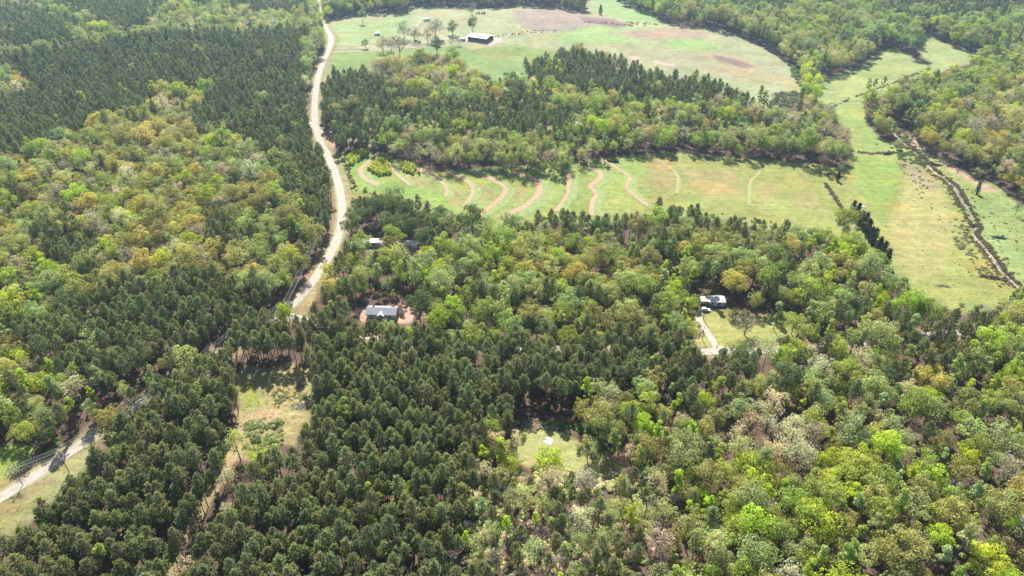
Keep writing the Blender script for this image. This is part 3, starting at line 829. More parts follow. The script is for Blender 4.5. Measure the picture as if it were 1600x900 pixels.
# hand-placed trees: (base px, base py, species:tint, size, label)
HERO = [
 (567, 37, 'slender:mint', .95, 'lone round-topped tree with its own shadow near the far left pasture edge', 1.15),
 (572, 76, 'broadleaf:mint', .55, 'small round tree beside the lane left of the grey pasture trees', 1.0),
 (599, 82, 'bare:grey', .9, 'small bare grey tree left in the pasture cluster beside the white shed', 1.0),
 (612, 80, 'bare:grey', .75, 'low dark bare tree in the middle of the pasture cluster', 1.0),
 (625, 88, 'bare:grey', 1.2, 'tallest bare grey tree of the pasture cluster left of the barn', 1.0),
 (632, 62, 'bare:grey', 1.1, 'wispy bare tree behind the pasture cluster', 1.0),
 (648, 66, 'bare:grey', .9, 'bare tree standing over the parked vehicle in the pasture', 1.0),
 (681, 60, 'bare:grey', 1.15, 'brownish bare tree behind the dark tree left of the barn', 1.0),
 (668, 66, 'bare:grey', .8, 'thin bare tree left of the brownish bare tree', 1.0),
 (683, 86, 'broadleaf:deep', 1.0, 'big dark tree at the tip of the wood below the barn', 1.0),
 (707, 54, 'broadleaf:deep', .85, 'dark stocky tree on its own shadow left of the barn', .75),
 (739, 50, 'broadleaf:deep', .95, 'dark green tree standing right behind the white-roofed barn', .75),
 (738, 27, 'bare:grey', 1.0, 'tall pale bare tree rising beyond the barn', .6),
 (706, 72, 'bare:grey', .6, 'small wispy tree just left of the barn', 1.0),
 (717, 71, 'bare:grey', .5, 'smallest wispy tree beside the barn apron', 1.0),
 (938, 23, 'cedar:cedar', .85, 'small dark cedar alone in the far green strip', 1.0),
 (1288, 270, 'broadleaf:deep', .48, 'small dark tree at the top end of the hedge strip', .9),
 (1308, 283, 'cedar:cedar', .75, 'dark bushy cedar just right of the hedge strip top', 1.3),
 (1385, 212, 'broadleaf:spring', .75, 'round solitary green tree on the grass left of the creek wood', 1.1),
 (1361, 172, 'slender:deep', .85, 'dark slender tree where the fence meets the field corner', 1.0),
 (1352, 152, 'slender:spring', 1.0, 'left tree of the clump on the diagonal fence line', 1.0),
 (1362, 150, 'slender:mint', 1.0, 'middle tree of the clump on the diagonal fence line', 1.0),
 (1376, 147, 'slender:spring', 1.05, 'right tree of the clump on the diagonal fence line', 1.0),
 (1401, 233, 'broadleaf:mint', .55, 'small pale tree standing between the round tree and the creek', .9),
 (1464, 233, 'budding:palegreen', .8, 'pale green tree standing free on the sandy creek flat', .9),
 (1444, 214, 'budding:tan', .75, 'tan budding tree on the sandy creek flat', .9),
 (1524, 278, 'broadleaf:mint', .6, 'pale round tree at the edge of the eastern meadow', 1.0),
 (1545, 280, 'slender:mint', .7, 'slender green tree at the edge of the eastern meadow', 1.0),
 (1561, 285, 'broadleaf:olive', .5, 'small olive tree at the edge of the eastern meadow', 1.0),
 (1586, 336, 'bare:grey', .75, 'bare tree casting a shadow on the eastern meadow', .8),
 (1526, 304, 'cedar:cedar', .85, 'dark leaning cedar on the creek bank in the eastern meadow', 1.0),
 (1498, 76, 'slender:mint', .6, 'small tree at the left of the far right meadow', 1.0),
 (1510, 78, 'broadleaf:deep', .9, 'dark round tree with a wide shadow in the far right meadow', 1.1),
 (1163, 523, 'fieldbare:grey', 1.0, 'large bare tree on the lawn of the white-roofed house', 1.1),
 (1208, 515, 'slender:mint', .95, 'pointed green tree on the right side of the house lawn', 1.3),
 (1258, 512, 'slender:mint', .9, 'pointed pale green tree right of the house lawn beside the wood', 1.2),
 (1045, 490, 'broadleaf:lime', 1.15, 'big bright lime green tree left of the house with the lawn', 1.0),
 (766, 700, 'broadleaf:spring', .95, 'round bright green tree left of the small mown clearing', .85),
 (856, 755, 'broadleaf:lime', 1.0, 'big bright green tree in front of the white tarp', 1.0),
 (783, 735, 'slender:lime', 1.0, 'yellow-green tree below the round bright green tree', 1.35),
 (917, 718, 'budding:palegreen', .75, 'pale shrubby tree at the right edge of the mown clearing', 1.2),
 (692, 640, 'broadleaf:gold', .75, 'small golden tree alone among the dark planted pines', .8),
 (523, 605, 'slender:lime', .75, 'bright pointed tree above the left plantation rows', .9),
 (632, 790, 'broadleaf:lime', .75, 'yellow-green tree among the dark pines left of the grassy lane', 1.0),
 (620, 820, 'slender:lime', .8, 'bright slender tree just below the yellow-green one', .9),
 (588, 850, 'slender:lime', .85, 'bright slender tree at the lower left of the yellow-green one', 1.0),
 (130, 640, 'budding:tan', 1.1, 'large pale tan tree above the dark road corridor', 1.0),
 (205, 640, 'budding:palegreen', .9, 'budding tree with green top beside the power lines', .75),
 (38, 600, 'broadleaf:lime', 1.1, 'bright green tree near the left edge of the wood', 1.0),
 (388, 790, 'broadleaf:lime', .6, 'small vivid lime tree right of the grassy lane', 1.0),
 (362, 825, 'budding:tan', .8, 'cream-coloured tree right of the grassy lane', .9),
 (365, 778, 'budding:tan', .9, 'cream-coloured tree above the small vivid lime tree', .9),
 (184, 835, 'broadleaf:mint', .7, 'pale mint tree among the pines above the lower left corner', .9),
 (86, 860, 'broadleaf:lime', .8, 'yellow-green tree low among the pines near the left corner', 1.0),
 (408, 745, 'broadleaf:lime', .8, 'yellow-green tree at the foot of the long grassy clearing', 1.1),
 (1092, 655, 'broadleaf:lime', .9, 'vivid lime green tree on the right edge of the pine belt', .8),
 (1222, 650, 'slender:lime', .7, 'left one of two pointed light green trees above the tan grove', .9),
 (1246, 655, 'slender:lime', .75, 'right one of two pointed light green trees above the tan grove', .9),
 (1275, 745, 'broadleaf:lime', .8, 'vivid yellow-green tree right below the tan grove', .8),
 (1218, 725, 'budding:tan', 1.2, 'large cream tree at the front of the tan grove', 1.0),
 (1362, 790, 'broadleaf:spring', 1.15, 'large fresh green tree in the middle of the lower right wood', 1.0),
 (1500, 640, 'slender:lime', 1.0, 'bright feathery tree rising behind the lower right wood', 1.1),
 (36, 758, 'bare:grey', .6, 'bare grey tree on the small meadow at the left edge', 1.1),
 (15, 30, 'broadleaf:olive', 1.0, 'round olive tree at the far upper left corner', 1.0),
 (1118, 556, 'bare:grey', .6, 'thin dead tree beside the mouth of the driveway', .4),
 (533, 452, 'pine:pine', 1.1, 'tall pine standing left of the grey-roofed house', 1.0),
 (700, 470, 'slender:spring', 1.0, 'tall light green tree between the grey-roofed house and the lane', 1.3),
 (712, 500, 'slender:spring', .9, 'light green tree beside the power line lane', 1.4),
 (617, 480, 'slender:spring', .7, 'pointed green tree right behind the grey-roofed house', .9),
]
# dark cedar row between the two middle fields
CEDAR_ROW = [(1330, 336), (1336, 345), (1342, 353), (1348, 361), (1353, 369), (1358, 377), (1362, 385), (1370, 397), (1376, 407), (1382, 417)]
HX = []; HY = []
for h in HERO: g = G(h[0], h[1]); HX.append(g.x); HY.append(g.y)

# accept greedily with species-dependent spacing
RAD = {'pine': 3.0, 'broadleaf': 4.4, 'slender': 3.2, 'budding': 4.5, 'bare': 3.9}
order = np.r_[np.where(ROWZONE)[0], RNG.permutation(np.where(~ROWZONE)[0])]
cell = {}
def near(x, y, r, f=.64):
    i, j = int(x // 8), int(y // 8)
    for a in (i - 1, i, i + 1):
        for b in (j - 1, j, j + 1):
            for (qx, qy, qr) in cell.get((a, b), ()):
                if (qx - x) ** 2 + (qy - y) ** 2 < (f * (r + qr)) ** 2: return True
    return False
def put(x, y, r): cell.setdefault((int(x // 8), int(y // 8)), []).append((x, y, r))
for (x, y), h in zip(zip(HX, HY), HERO): put(x, y, RAD.get(h[2].split(':')[0], 3) * h[3])
for a_, b_ in CEDAR_ROW:
    g = G(a_, b_); put(g.x, g.y, 4.2)
# keep a clear sight line to the buildings
BLD_PX = [(598, 488, 12), (581, 380, 9), (643, 384, 8), (1112, 474, 8), (357, 566, 5), (1128, 548, 5), (1102, 485, 7)]
BLD_W = [(G(a, b), r) for a, b, r in BLD_PX]
TREES = []      # kind, pal, x, y, z, variant, rot, scale, zscale, tint
rr = RNG.random((len(order), 8))
patch = lambda x, y: math.sin(x / 33 + 1.7 * math.sin(y / 41)) * math.sin(y / 29 + 1.3 * math.sin(x / 37))
for n, i in enumerate(order):
    z = ZI[i]
    key = ZONES[z][0] if z >= 0 else 'mix'
    names, w = MIX[key]
    # neighbouring trees tend to be of a kind: shuffle the lottery with a slow patch function
    u = (rr[n, 0] * .55 + .45 * (.5 + .5 * patch(AX[i], AY[i])) + .37 * (n % 3 == 0) * rr[n, 5]) % 1.0 if key not in ('pine',) else rr[n, 0]
    if rr[n, 6] < .55: u = rr[n, 7]
    k = names[min(int(np.searchsorted(np.cumsum(w), u)), len(names) - 1)]
    kind, pal = k.split(':')
    s = .66 + .66 * rr[n, 1] ** 1.2
    if kind != 'pine' and ty_[i] > 560: s *= 1.0
    if kind == 'pine': s = .80 + .34 * rr[n, 1]
    s *= 1 + .22 * min(max((AY[i] - 450) / 300, 0), 1)
    if key == 'thin': s *= .84
    r = RAD[kind] * s
    x, y = AX[i], AY[i]
    if ROWZONE[i] and rr[n, 3] < .05: continue
    f = .47 if (ROWZONE[i]) else (.56 if kind == 'pine' else .60)
    if key == 'thin': f = .58
    if near(x, y, r, f): continue
    bad = False
    for (g, br) in BLD_W:
        if abs(x - g.x) < br and -br - 8 < (y - g.y) < br * .6: bad = True
    if bad: continue
    put(x, y, r)
    t = np.array(TINT[pal])
    t = t * (1 + (.24 if kind == 'pine' else .16) * (rr[n, 2] - .5) * 2) * np.array([1 + .12 * (rr[n, 3] - .5) * 2, 1, 1 + .16 * (rr[n, 4] - .5) * 2])
    TREES.append((kind, pal, x, y, float(AZ[i]), int(rr[n, 5] * 997) % len(PROTO[kind]), rr[n, 3] * 6.283 + n, s, s * (.9 + .22 * rr[n, 4]), tuple(t), tx_[i], ty_[i]))
print('trees', len(TREES))

# ------------------------------------------------------------------ individual trees
AREAS = [
 ('of the wood across the road', [(-50,520),(120,580),(240,585),(150,672),(50,735),(-50,780)]),
 ('of the planted rows beside the road', [(-60,900),(0,820),(60,765),(110,722),(200,652),(260,595),(340,555),(372,560),(370,620),(358,690),(340,765),(310,790),(280,845),(255,960),(-60,1050)]),
 ('of the large planted block', [(480,560),(745,560),(757,680),(745,730),(700,860),(640,1000),(255,1000),(300,840),(350,770),(400,712),(470,690),(490,640)]),
 ('of the dark pine belt', [(745,520),(1120,540),(1180,560),(1160,600),(1080,640),(960,650),(900,660),(800,672),(757,680),(745,640)]),
 ('round the small mown clearing', [(757,680),(800,660),(960,640),(1040,660),(1040,740),(757,740)]),
 ('of the thin bottom wood', [(640,1000),(700,860),(745,730),(1050,730),(1050,1000)]),
 ('of the bright corner wood', [(1050,680),(1300,690),(1800,690),(1800,1000),(1050,1000)]),
 ('of the mixed wood beside the corner wood', [(1180,540),(1400,500),(1800,440),(1800,690),(1300,690),(1040,680),(1080,640),(1160,600)]),
 ('of the wood below the wavy terraces', [(530,290),(1500,290),(1500,520),(530,520)]),
 ('of the wood left of the road', [(-100,100),(530,100),(530,520),(-100,560)]),
]
NAME = {'pine': ('pine_tree', 'pine tree', 'pine'), 'broadleaf': ('broadleaf_tree', 'broadleaf tree', 'rounded tree'), 'slender': ('slender_tree', 'slender tree', 'slender tree'),
        'budding': ('budding_tree', 'budding tree', 'budding tree'), 'bare': ('bare_tree', 'bare tree', 'leafless tree'), 'cedar': ('cedar_tree', 'cedar', 'cedar'), 'field': ('broadleaf_tree', 'broadleaf tree', 'tree'), 'fieldbare': ('bare_tree', 'bare tree', 'leafless tree'), 'sapling': ('young_pine', 'young pine', 'young pine')}
def place_tree(kind, var, x, y, z, rot, s, zs, tint, label, group=None, sxy=1.0, tilt=0.0):
    cm, tm, H, Rr = PROTO[kind][var]
    nm, cat, _ = NAME[kind]
    o = bpy.data.objects.new(nm, None); col.objects.link(o)
    o.empty_display_size = .5
    o.location = (x, y, z); o.rotation_euler = (0, tilt, rot); o.scale = (s * sxy, s * sxy, zs)
    o['label'] = label; o['category'] = cat
    if group: o['group'] = group
    c = bpy.data.objects.new('crown', cm); col.objects.link(c); c.parent = o
    c['tint'] = [float(v) for v in tint]
    t = bpy.data.objects.new('trunk', tm); col.objects.link(t); t.parent = o
    return o
STUFF = {}
LIMIT = {'pine': 298, 'broadleaf': 270, 'slender': 280, 'budding': 285, 'bare': 275}
byk = {}
SQ = {}
for t in TREES: byk.setdefault(t[0], []).append(t)
for kind, L in byk.items():
    vis = [t for t in L if -5 < t[10] < 1605 and -5 < t[11] < 915]
    vis.sort(key=lambda t: t[2] ** 2 + t[3] ** 2 + 200 ** 2)
    ind = vis[:LIMIT[kind]]
    SQ[kind] = (np.quantile([t[7] for t in ind], .33), np.quantile([t[7] for t in ind], .67))
    ids = set(id(t) for t in ind)
    STUFF[kind] = [t for t in L if id(t) not in ids]
    for t in ind:
        area = 'of the remaining woods'
        for a, poly in AREAS:
            if inpoly(np.array([t[10]]), np.array([t[11]]), poly)[0]: area = a; break
        sz = 'small ' if t[7] < SQ[kind][0] else ('large ' if t[7] > SQ[kind][1] else '')
        lum = sum(t[9]) / sum(TINT[t[1]]); tone = '' if WORD.get(t[1], '').startswith('pale') else 'dull ' if lum < .95 else ('pale ' if lum > 1.05 else '')
        ax0, ax1, ay0, ay1 = 0, 1600, 0, 900
        for a, poly in AREAS:
            if a == area: ax0 = max(0, min(p[0] for p in poly)); ax1 = min(1600, max(p[0] for p in poly)); ay0 = max(0, min(p[1] for p in poly)); ay1 = min(900, max(p[1] for p in poly))
        fx = (t[10] - ax0) / (ax1 - ax0); fy = (t[11] - ay0) / (ay1 - ay0)
        pos = ('top ' if fy < .22 else 'upper ' if fy < .42 else 'middle ' if fy < .6 else 'lower ' if fy < .8 else 'bottom ') + ('far left' if fx < .15 else 'left' if fx < .38 else 'centre' if fx < .62 else 'right' if fx < .85 else 'far right')
        desc = {'pine': 'dark green pine', 'bare': 'grey leafless tree'}.get(kind) or (WORD[t[1]] + ' ' + NAME[kind][2])
        lab_ = sz + tone + desc + ', ' + pos + ' ' + area
        if len(lab_.split()) > 16: lab_ = sz + desc + ', ' + pos + ' ' + area
        if len(lab_.split()) > 16: lab_ = desc + ', ' + pos + ' ' + area
        place_tree(kind, t[5], t[2], t[3], t[4], t[6], t[7], t[8], t[9], lab_, desc + 's ' + area)
for k, (bx, by, kp, s, lab, sxy) in enumerate(HERO):
    kind, pal = kp.split(':')
    t = TINT[pal]
    g = G(bx, by)
    if by < 345 and kind == 'broadleaf': kind = 'field'
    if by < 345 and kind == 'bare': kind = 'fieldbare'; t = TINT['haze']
    if by < 95: s *= 1.4; sxy *= 1.15
    place_tree(kind, k % len(PROTO[kind]), g.x, g.y, g.z, k * 1.3, s, s, t, lab, None, sxy, .22 if 'leaning' in lab else 0)
for k, (bx, by) in enumerate(CEDAR_ROW):
    g = G(bx, by)
    place_tree('cedar', k % 3, g.x, g.y, g.z, k * 1.7, .98 + .3 * ((k * 7) % 5) / 5, 1.05 + .35 * ((k * 3) % 5) / 5, TINT['cedar'], 'dark bushy cedar in the row between the two middle fields', 'cedars in the row between the fields', 1.15)
# planted young pines in the three bright patches by the terraces
k = 0
for patch_poly, lab in ((PATCH1, 'bright young pine in the patch beside the paved road'), (PATCH2, 'bright young pine in the patch inside the first terrace bend'), (PATCH3, 'bright young pine in the small patch below the dark wood')):
    ax, ay, _ = ground(np.array([p[0] for p in patch_poly]), np.array([p[1] for p in patch_poly]))
    yy = ay.min(); row = 0
    while yy < ay.max():
        xx = ax.min()
        while xx < ax.max():
            x = xx + RNG.uniform(-.4, .4); y = yy + RNG.uniform(-.4, .4) + .2 * (x - ax.min())
            p = proj(x, y, float(hgt(x, y)))
            if inpoly(np.array([float(p[0])]), np.array([float(p[1])]), patch_poly)[0] and k < 300:
                place_tree('sapling', k % 3, x, y, float(hgt(x, y)), k, 1.15, 1.0 + .3 * RNG.random(), np.array(TINT['sapling']) * RNG.uniform(.85, 1.15), lab, lab + 'es', 1.1); k += 1
            xx += 2.3
        yy += 3.0

# ------------------------------------------------------------------ the rest of the woods: one object per kind
def scatter(name, items, protos, label, mats=None):
    """items: (x,y,z,var,rot,sx,sz,tint); protos: list of lists of objects per variant"""
    if not items: return None
    n = len(items)
    me = bpy.data.meshes.new(name)
    me.vertices.add(n)
    me.vertices.foreach_set('co', np.array([(i[0], i[1], i[2]) for i in items], np.float32).ravel())
    for nm, tp, arr, key in (('var', 'INT', [i[3] for i in items], 'value'), ('rot', 'FLOAT_VECTOR', [(0, 0, i[4]) for i in items], 'vector'),
                             ('scl', 'FLOAT_VECTOR', [(i[5], i[5], i[6]) for i in items], 'vector'), ('tint', 'FLOAT_VECTOR', [i[7] for i in items], 'vector')):
        a = me.attributes.new(nm, tp, 'POINT')
        a.data.foreach_set(key, np.array(arr, np.int32 if tp == 'INT' else np.float32).ravel())
    me.update()
    ng = bpy.data.node_groups.new(name, 'GeometryNodeTree')
    ng.interface.new_socket('Geometry', in_out='INPUT', socket_type='NodeSocketGeometry')
    ng.interface.new_socket('Geometry', in_out='OUTPUT', socket_type='NodeSocketGeometry')
    N = ng.nodes; L = ng.links
    gi = N.new('NodeGroupInput'); go = N.new('NodeGroupOutput')
    jn = N.new('GeometryNodeJoinGeometry')
    def attr(nm, tp):
        a = N.new('GeometryNodeInputNamedAttribute'); a.data_type = tp; a.inputs['Name'].default_value = nm
        return a
    av, ar, as_ = attr('var', 'INT'), attr('rot', 'FLOAT_VECTOR'), attr('scl', 'FLOAT_VECTOR')
    for v, objs in enumerate(protos):
        cmp_ = N.new('FunctionNodeCompare'); cmp_.data_type = 'INT'; cmp_.operation = 'EQUAL'
        ii = [s for s in cmp_.inputs if s.type == 'INT']
        L.new([s for s in av.outputs if s.enabled and s.name == 'Attribute'][0], ii[0]); ii[1].default_value = v
        for ob in objs:
            oi = N.new('GeometryNodeObjectInfo'); oi.inputs['Object'].default_value = ob
            oi.transform_space = 'ORIGINAL'
            ip = N.new('GeometryNodeInstanceOnPoints')
            L.new(gi.outputs[0], ip.inputs['Points']); L.new(cmp_.outputs[0], ip.inputs['Selection'])
            L.new(oi.outputs['Geometry'], ip.inputs['Instance'])
            L.new([s for s in ar.outputs if s.enabled and s.name == 'Attribute'][0], ip.inputs['Rotation'])
            L.new([s for s in as_.outputs if s.enabled and s.name == 'Attribute'][0], ip.inputs['Scale'])
            L.new(ip.outputs[0], jn.inputs[0])
    L.new(jn.outputs[0], go.inputs[0])
    o = link(name, me)
    md = o.modifiers.new('scatter', 'NODES'); md.node_group = ng
    return tag(o, label, kind='stuff')

crown_objs = {}
for o in col.objects:
    if o.name.startswith('crown') or o.name.startswith('trunk'):
        crown_objs.setdefault(o.data.name, o)
SLABEL = {'pine': ('pine_woodland', 'dark pines filling the distant plantations and woods'), 'broadleaf': ('broadleaf_woodland', 'rounded green trees filling the distant woods'),
          'slender': ('slender_woodland', 'slender green trees scattered through the distant woods'), 'budding': ('budding_woodland', 'tan and yellow-green budding trees filling the distant woods'),
          'bare': ('bare_woodland', 'grey leafless trees scattered through the distant woods')}
for kind, L in STUFF.items():
    protos = [[crown_objs[p[0].name], crown_objs[p[1].name]] for p in PROTO[kind]]
    scatter(SLABEL[kind][0], [(t[2], t[3], t[4], t[5], t[6], t[7], t[8], t[9]) for t in L], protos, SLABEL[kind][1])

# ------------------------------------------------------------------ undergrowth, creek brush, grass tufts
def stuff_shrubs():
    items = []
    n = 46000
    X = RNG.uniform(-1000, 1000, n); Y = 100 + 1250 * RNG.random(n) ** 1.1
    Z = hgt(X, Y); px, py = proj(X, Y, Z); qx, qy = proj(X, Y, Z + 2.5)
    m = (px > -150) & (px < 1750) & (py > -60) & (py < 1000) & ~is_open(px, py) & ~is_open(qx, qy) & (segdist(X, Y, ROAD_W) > 5.5) & (segdist(X, Y, ROAD2_W) > 4)
    z = zone_of(px, py)
    isp = np.array([i >= 0 and ZONES[i][0] == 'pine' for i in z])
    m &= ~(isp & (RNG.random(n) < .75))
    pal = [(.10, .15, .05), (.20, .24, .09), (.25, .20, .13), (.14, .20, .06), (.30, .24, .18)]
    for x, y, zz in zip(X[m], Y[m], Z[m]):
        t = 1.4 * np.array(pal[RNG.integers(0, 5)]) * RNG.uniform(.8, 1.2)
        s = RNG.uniform(.3, 1.25)
        items.append((x, y, zz, int(RNG.integers(0, 4)), RNG.uniform(0, 6.28), s, s * RNG.uniform(.7, 1.3), tuple(t)))
    return items
und = stuff_shrubs()
def along(W_, n, off, spread, tint, smin, smax, out, side=0):
    P = np.array(W_); d = np.r_[0, np.cumsum(np.hypot(*np.diff(P, axis=0).T))]
    for _ in range(n):
        t = RNG.uniform(0, d[-1]); x = np.interp(t, d, P[:, 0]); y = np.interp(t, d, P[:, 1])
        x2 = np.interp(min(t + 1, d[-1]), d, P[:, 0]); y2 = np.interp(min(t + 1, d[-1]), d, P[:, 1])
        nx, ny = -(y2 - y), x2 - x; l = math.hypot(nx, ny) + 1e-6
        sgn = side if side else RNG.choice((-1, 1))
        w = sgn * (off + abs(RNG.normal(0, spread)))
        X = x + nx / l * w; Y = y + ny / l * w
        s = RNG.uniform(smin, smax)
        out.append((X, Y, float(hgt(X, Y)), int(RNG.integers(0, 4)), RNG.uniform(0, 6.28), s, s * RNG.uniform(.6, 1), tuple(1.5 * np.array(tint) * RNG.uniform(.7, 1.3))))
def shrub_patch(poly, n, tints, smin, smax, out):
    x0 = min(p[0] for p in poly); x1 = max(p[0] for p in poly); y0 = min(p[1] for p in poly); y1 = max(p[1] for p in poly)
    k = 0; ca, cb = RNG.uniform(x0, x1), RNG.uniform(y0, y1)
    while k < n:
        if k % 7 == 0 or RNG.random() < .3: ca, cb = RNG.uniform(x0, x1), RNG.uniform(y0, y1)
        a, b = ca + RNG.normal(0, 5), cb + RNG.normal(0, 3)
        if not inpoly(np.array([a]), np.array([b]), poly)[0]: continue
        g = G(a, b); s = RNG.uniform(smin, smax); k += 1
        out.append((g.x, g.y, g.z, int(RNG.integers(0, 4)), RNG.uniform(0, 6.28), s, s * RNG.uniform(.5, .9), tuple(1.5 * np.array(tints[RNG.integers(0, len(tints))]) * RNG.uniform(.8, 1.2))))
brush = []
along(CREEK_W, 520, 1.5, .9, (.14, .115, .08), .35, .85, brush, side=1)
along(CREEK_W, 420, 1.5, 1.4, (.15, .13, .08), .25, .7, brush, side=-1)
along(CREEK_W, 120, 3, 7, (.15, .18, .08), .3, .6, brush)
shrub_patch([(1400,252),(1432,262),(1452,300),(1440,312),(1418,285)], 40, [(.22, .21, .13), (.2, .17, .13)], .3, .6, brush)
shrub_patch([(1488,348),(1508,352),(1514,380),(1500,392),(1484,370)], 45, [(.22, .2, .13)], .35, .8, brush)
shrub_patch([(1508,380),(1540,410),(1560,440),(1530,430),(1505,400)], 45, [(.2, .2, .11)], .3, .7, brush)
shrub_patch([(1404,236),(1440,246),(1450,258),(1420,256),(1402,248)], 45, [(.12, .17, .07)], .5, 1.1, brush)
shrub_patch([(385,660),(420,650),(448,660),(440,690),(395,705),(378,700)], 95, [(.21, .25, .10), (.28, .31, .14), (.18, .22, .09), (.40, .36, .26)], .5, 1.0, brush)
shrub_patch([(420,598),(478,598),(480,636),(430,636)], 70, [(.17, .22, .09), (.3, .27, .17)], .3, .6, brush)
shrub_patch(BRUSH_CUT, 260, [(.13, .135, .09), (.17, .18, .1)], .6, 1.2, brush)
shrub_patch([(755,735),(1010,735),(1030,895),(680,895)], 620, [(.44, .38, .26), (.3, .36, .16), (.48, .39, .3), (.4, .42, .2)], .5, 1.4, brush)
shrub_patch([(805,655),(900,655),(900,672),(850,668),(812,676)], 60, [(.28, .21, .16), (.15, .22, .07)], .5, 1.1, brush)
shrub_patch([(900,660),(950,665),(950,705),(910,690)], 50, [(.2, .27, .13), (.16, .22, .09)], .8, 1.5, brush)
shrub_patch([(740,60),(850,45),(880,48),(800,58)], 60, [(.16, .15, .12)], .3, .7, brush)
shrub_patch([(880,34),(990,34),(1040,38),(990,42)], 60, [(.14, .13, .1), (.15, .2, .09)], .4, 1.0, brush)
shrub_patch([(1380,190),(1430,215),(1500,262),(1480,262),(1400,222)], 110, [(.24, .2, .14), (.18, .2, .09)], .4, 1.1, brush)
for pts in ([(1236,95),(1245,120),(1262,150),(1272,170)], ):
    along(world_line(pts), 120, 0, 2.0, (.13, .17, .08), .8, 1.6, brush)
for pts, n in (([(1456,107),(1400,128),(1340,150),(1300,168)], 150), ([(1290,286),(1302,306),(1325,338)], 110), ([(1337,237),(1360,240),(1400,238),(1420,240)], 80), ([(538,252),(546,272),(556,300)], 70), ([(1290,272),(1300,282)], 20)):
    along(world_line(pts), n, 0, .8, (.16, .13, .09), .35, .7, brush)
shr = [[]]
def src(name, me, x, y, tint, label, cat, s=1.0):
    o = link(name, me); o.location = (x, y, float(hgt(x, y))); o['tint'] = list(tint); o.scale = (s, s, s)
    return tag(o, label, cat)
sh_src = []
for k, (a, b, lab) in enumerate(((905, 706, 'leafy shrub at the right side of the small mown clearing'), (402, 690, 'dark green shrub low in the long grassy clearing'), (432, 668, 'light shrub in the middle of the long grassy clearing'), (816, 688, 'leafy shrub at the left side of the small mown clearing'))):
    g = G(a, b); sh_src.append(src('shrub', SHRUBS[k], g.x, g.y, (.15, .21, .08), lab, 'shrub', 1.1))
scatter('undergrowth', und, [[o] for o in sh_src], 'low shrubs and saplings under the trees')
scatter('brush', brush, [[o] for o in sh_src], 'brown and green brush along the creek, fence lines and clearings')
# grass tufts on the nearer open ground
tf_src = []
for k in range(3):
    g = G(400 + 12 * k, 612 + 3 * k); tf_src.append(tag(src('grass_tuft', TUFTS[k], g.x, g.y, (.3, .3, .12), 'pale grass tuft in the long grassy clearing', None), kind='stuff'))
tufts = []
for poly, n, tn in ((CLEAR_A, 700, (.34, .31, .16)), (LANE_A, 300, (.34, .29, .15)), (ROAD_LOW, 300, (.27, .28, .12)), (FIELD_MAIN, 1500, (.15, .18, .07)), (UP_PASTURE, 900, (.16, .19, .09)), (FIELD_EAST, 600, (.15, .2, .08))):
    x0 = min(p[0] for p in poly); x1 = max(p[0] for p in poly); y0 = min(p[1] for p in poly); y1 = max(p[1] for p in poly)
    a = RNG.uniform(x0, x1, n); b = RNG.uniform(y0, y1, n); m = inpoly(a, b, poly)
    X, Y, _ = ground(a[m], b[m])
    keep = (segdist(X, Y, ROAD_W) > 4)
    for x, y in zip(X[keep], Y[keep]):
        s = RNG.uniform(.5, 1.3); tufts.append((x, y, float(hgt(x, y)), int(RNG.integers(0, 3)), RNG.uniform(0, 6.28), s * .8, s * .6, tuple(np.array(tn) * 1.7 * RNG.uniform(.75, 1.25))))
scatter('grass', tufts, [[o] for o in tf_src], 'tufts of rough grass on the open ground')

# ------------------------------------------------------------------ buildings
M_WHITE = simple('white_metal', (.80, .80, .80), .55, .06, .5)
M_ROOFW = simple('pale_metal_roof', (.56, .55, .54), .6, .16, .9)
M_WALLW = simple('white_siding', (.66, .66, .66), .7, .06, .8)
M_SHINGLE = simple('grey_shingle', (.27, .28, .31), .9, .16, 1.6)
M_SHINGLE_D = simple('dark_shingle', (.09, .10, .13), .9, .2, 1.5)
M_BARN_SHADE = simple('barn_interior_shade', (.035, .03, .035), .9)
M_RED = simple('red_board', (.14, .055, .05), .85, .2, 1.0)
M_GLASS = simple('window_glass', (.05, .07, .09), .1, spec=.6)
M_TYRE = simple('tyre_rubber', (.02, .02, .02), .8)
M_WOOD = simple('weathered_wood', (.24, .19, .15), .9, .2, 1.5)
M_CARW = simple('white_car_paint', (.78, .79, .80), .25, spec=.5)
M_CARD = simple('dark_car_paint', (.05, .055, .07), .25, spec=.5)
M_CONC = simple('concrete', (.48, .45, .42), .9, .12, .7)

def root(name, px, py, rz, label, cat, group=None):
    g = G(px, py)
    o = bpy.data.objects.new(name, None); col.objects.link(o); o.location = g; o.rotation_euler = (0, 0, R(rz))
    return tag(o, label, cat, group)

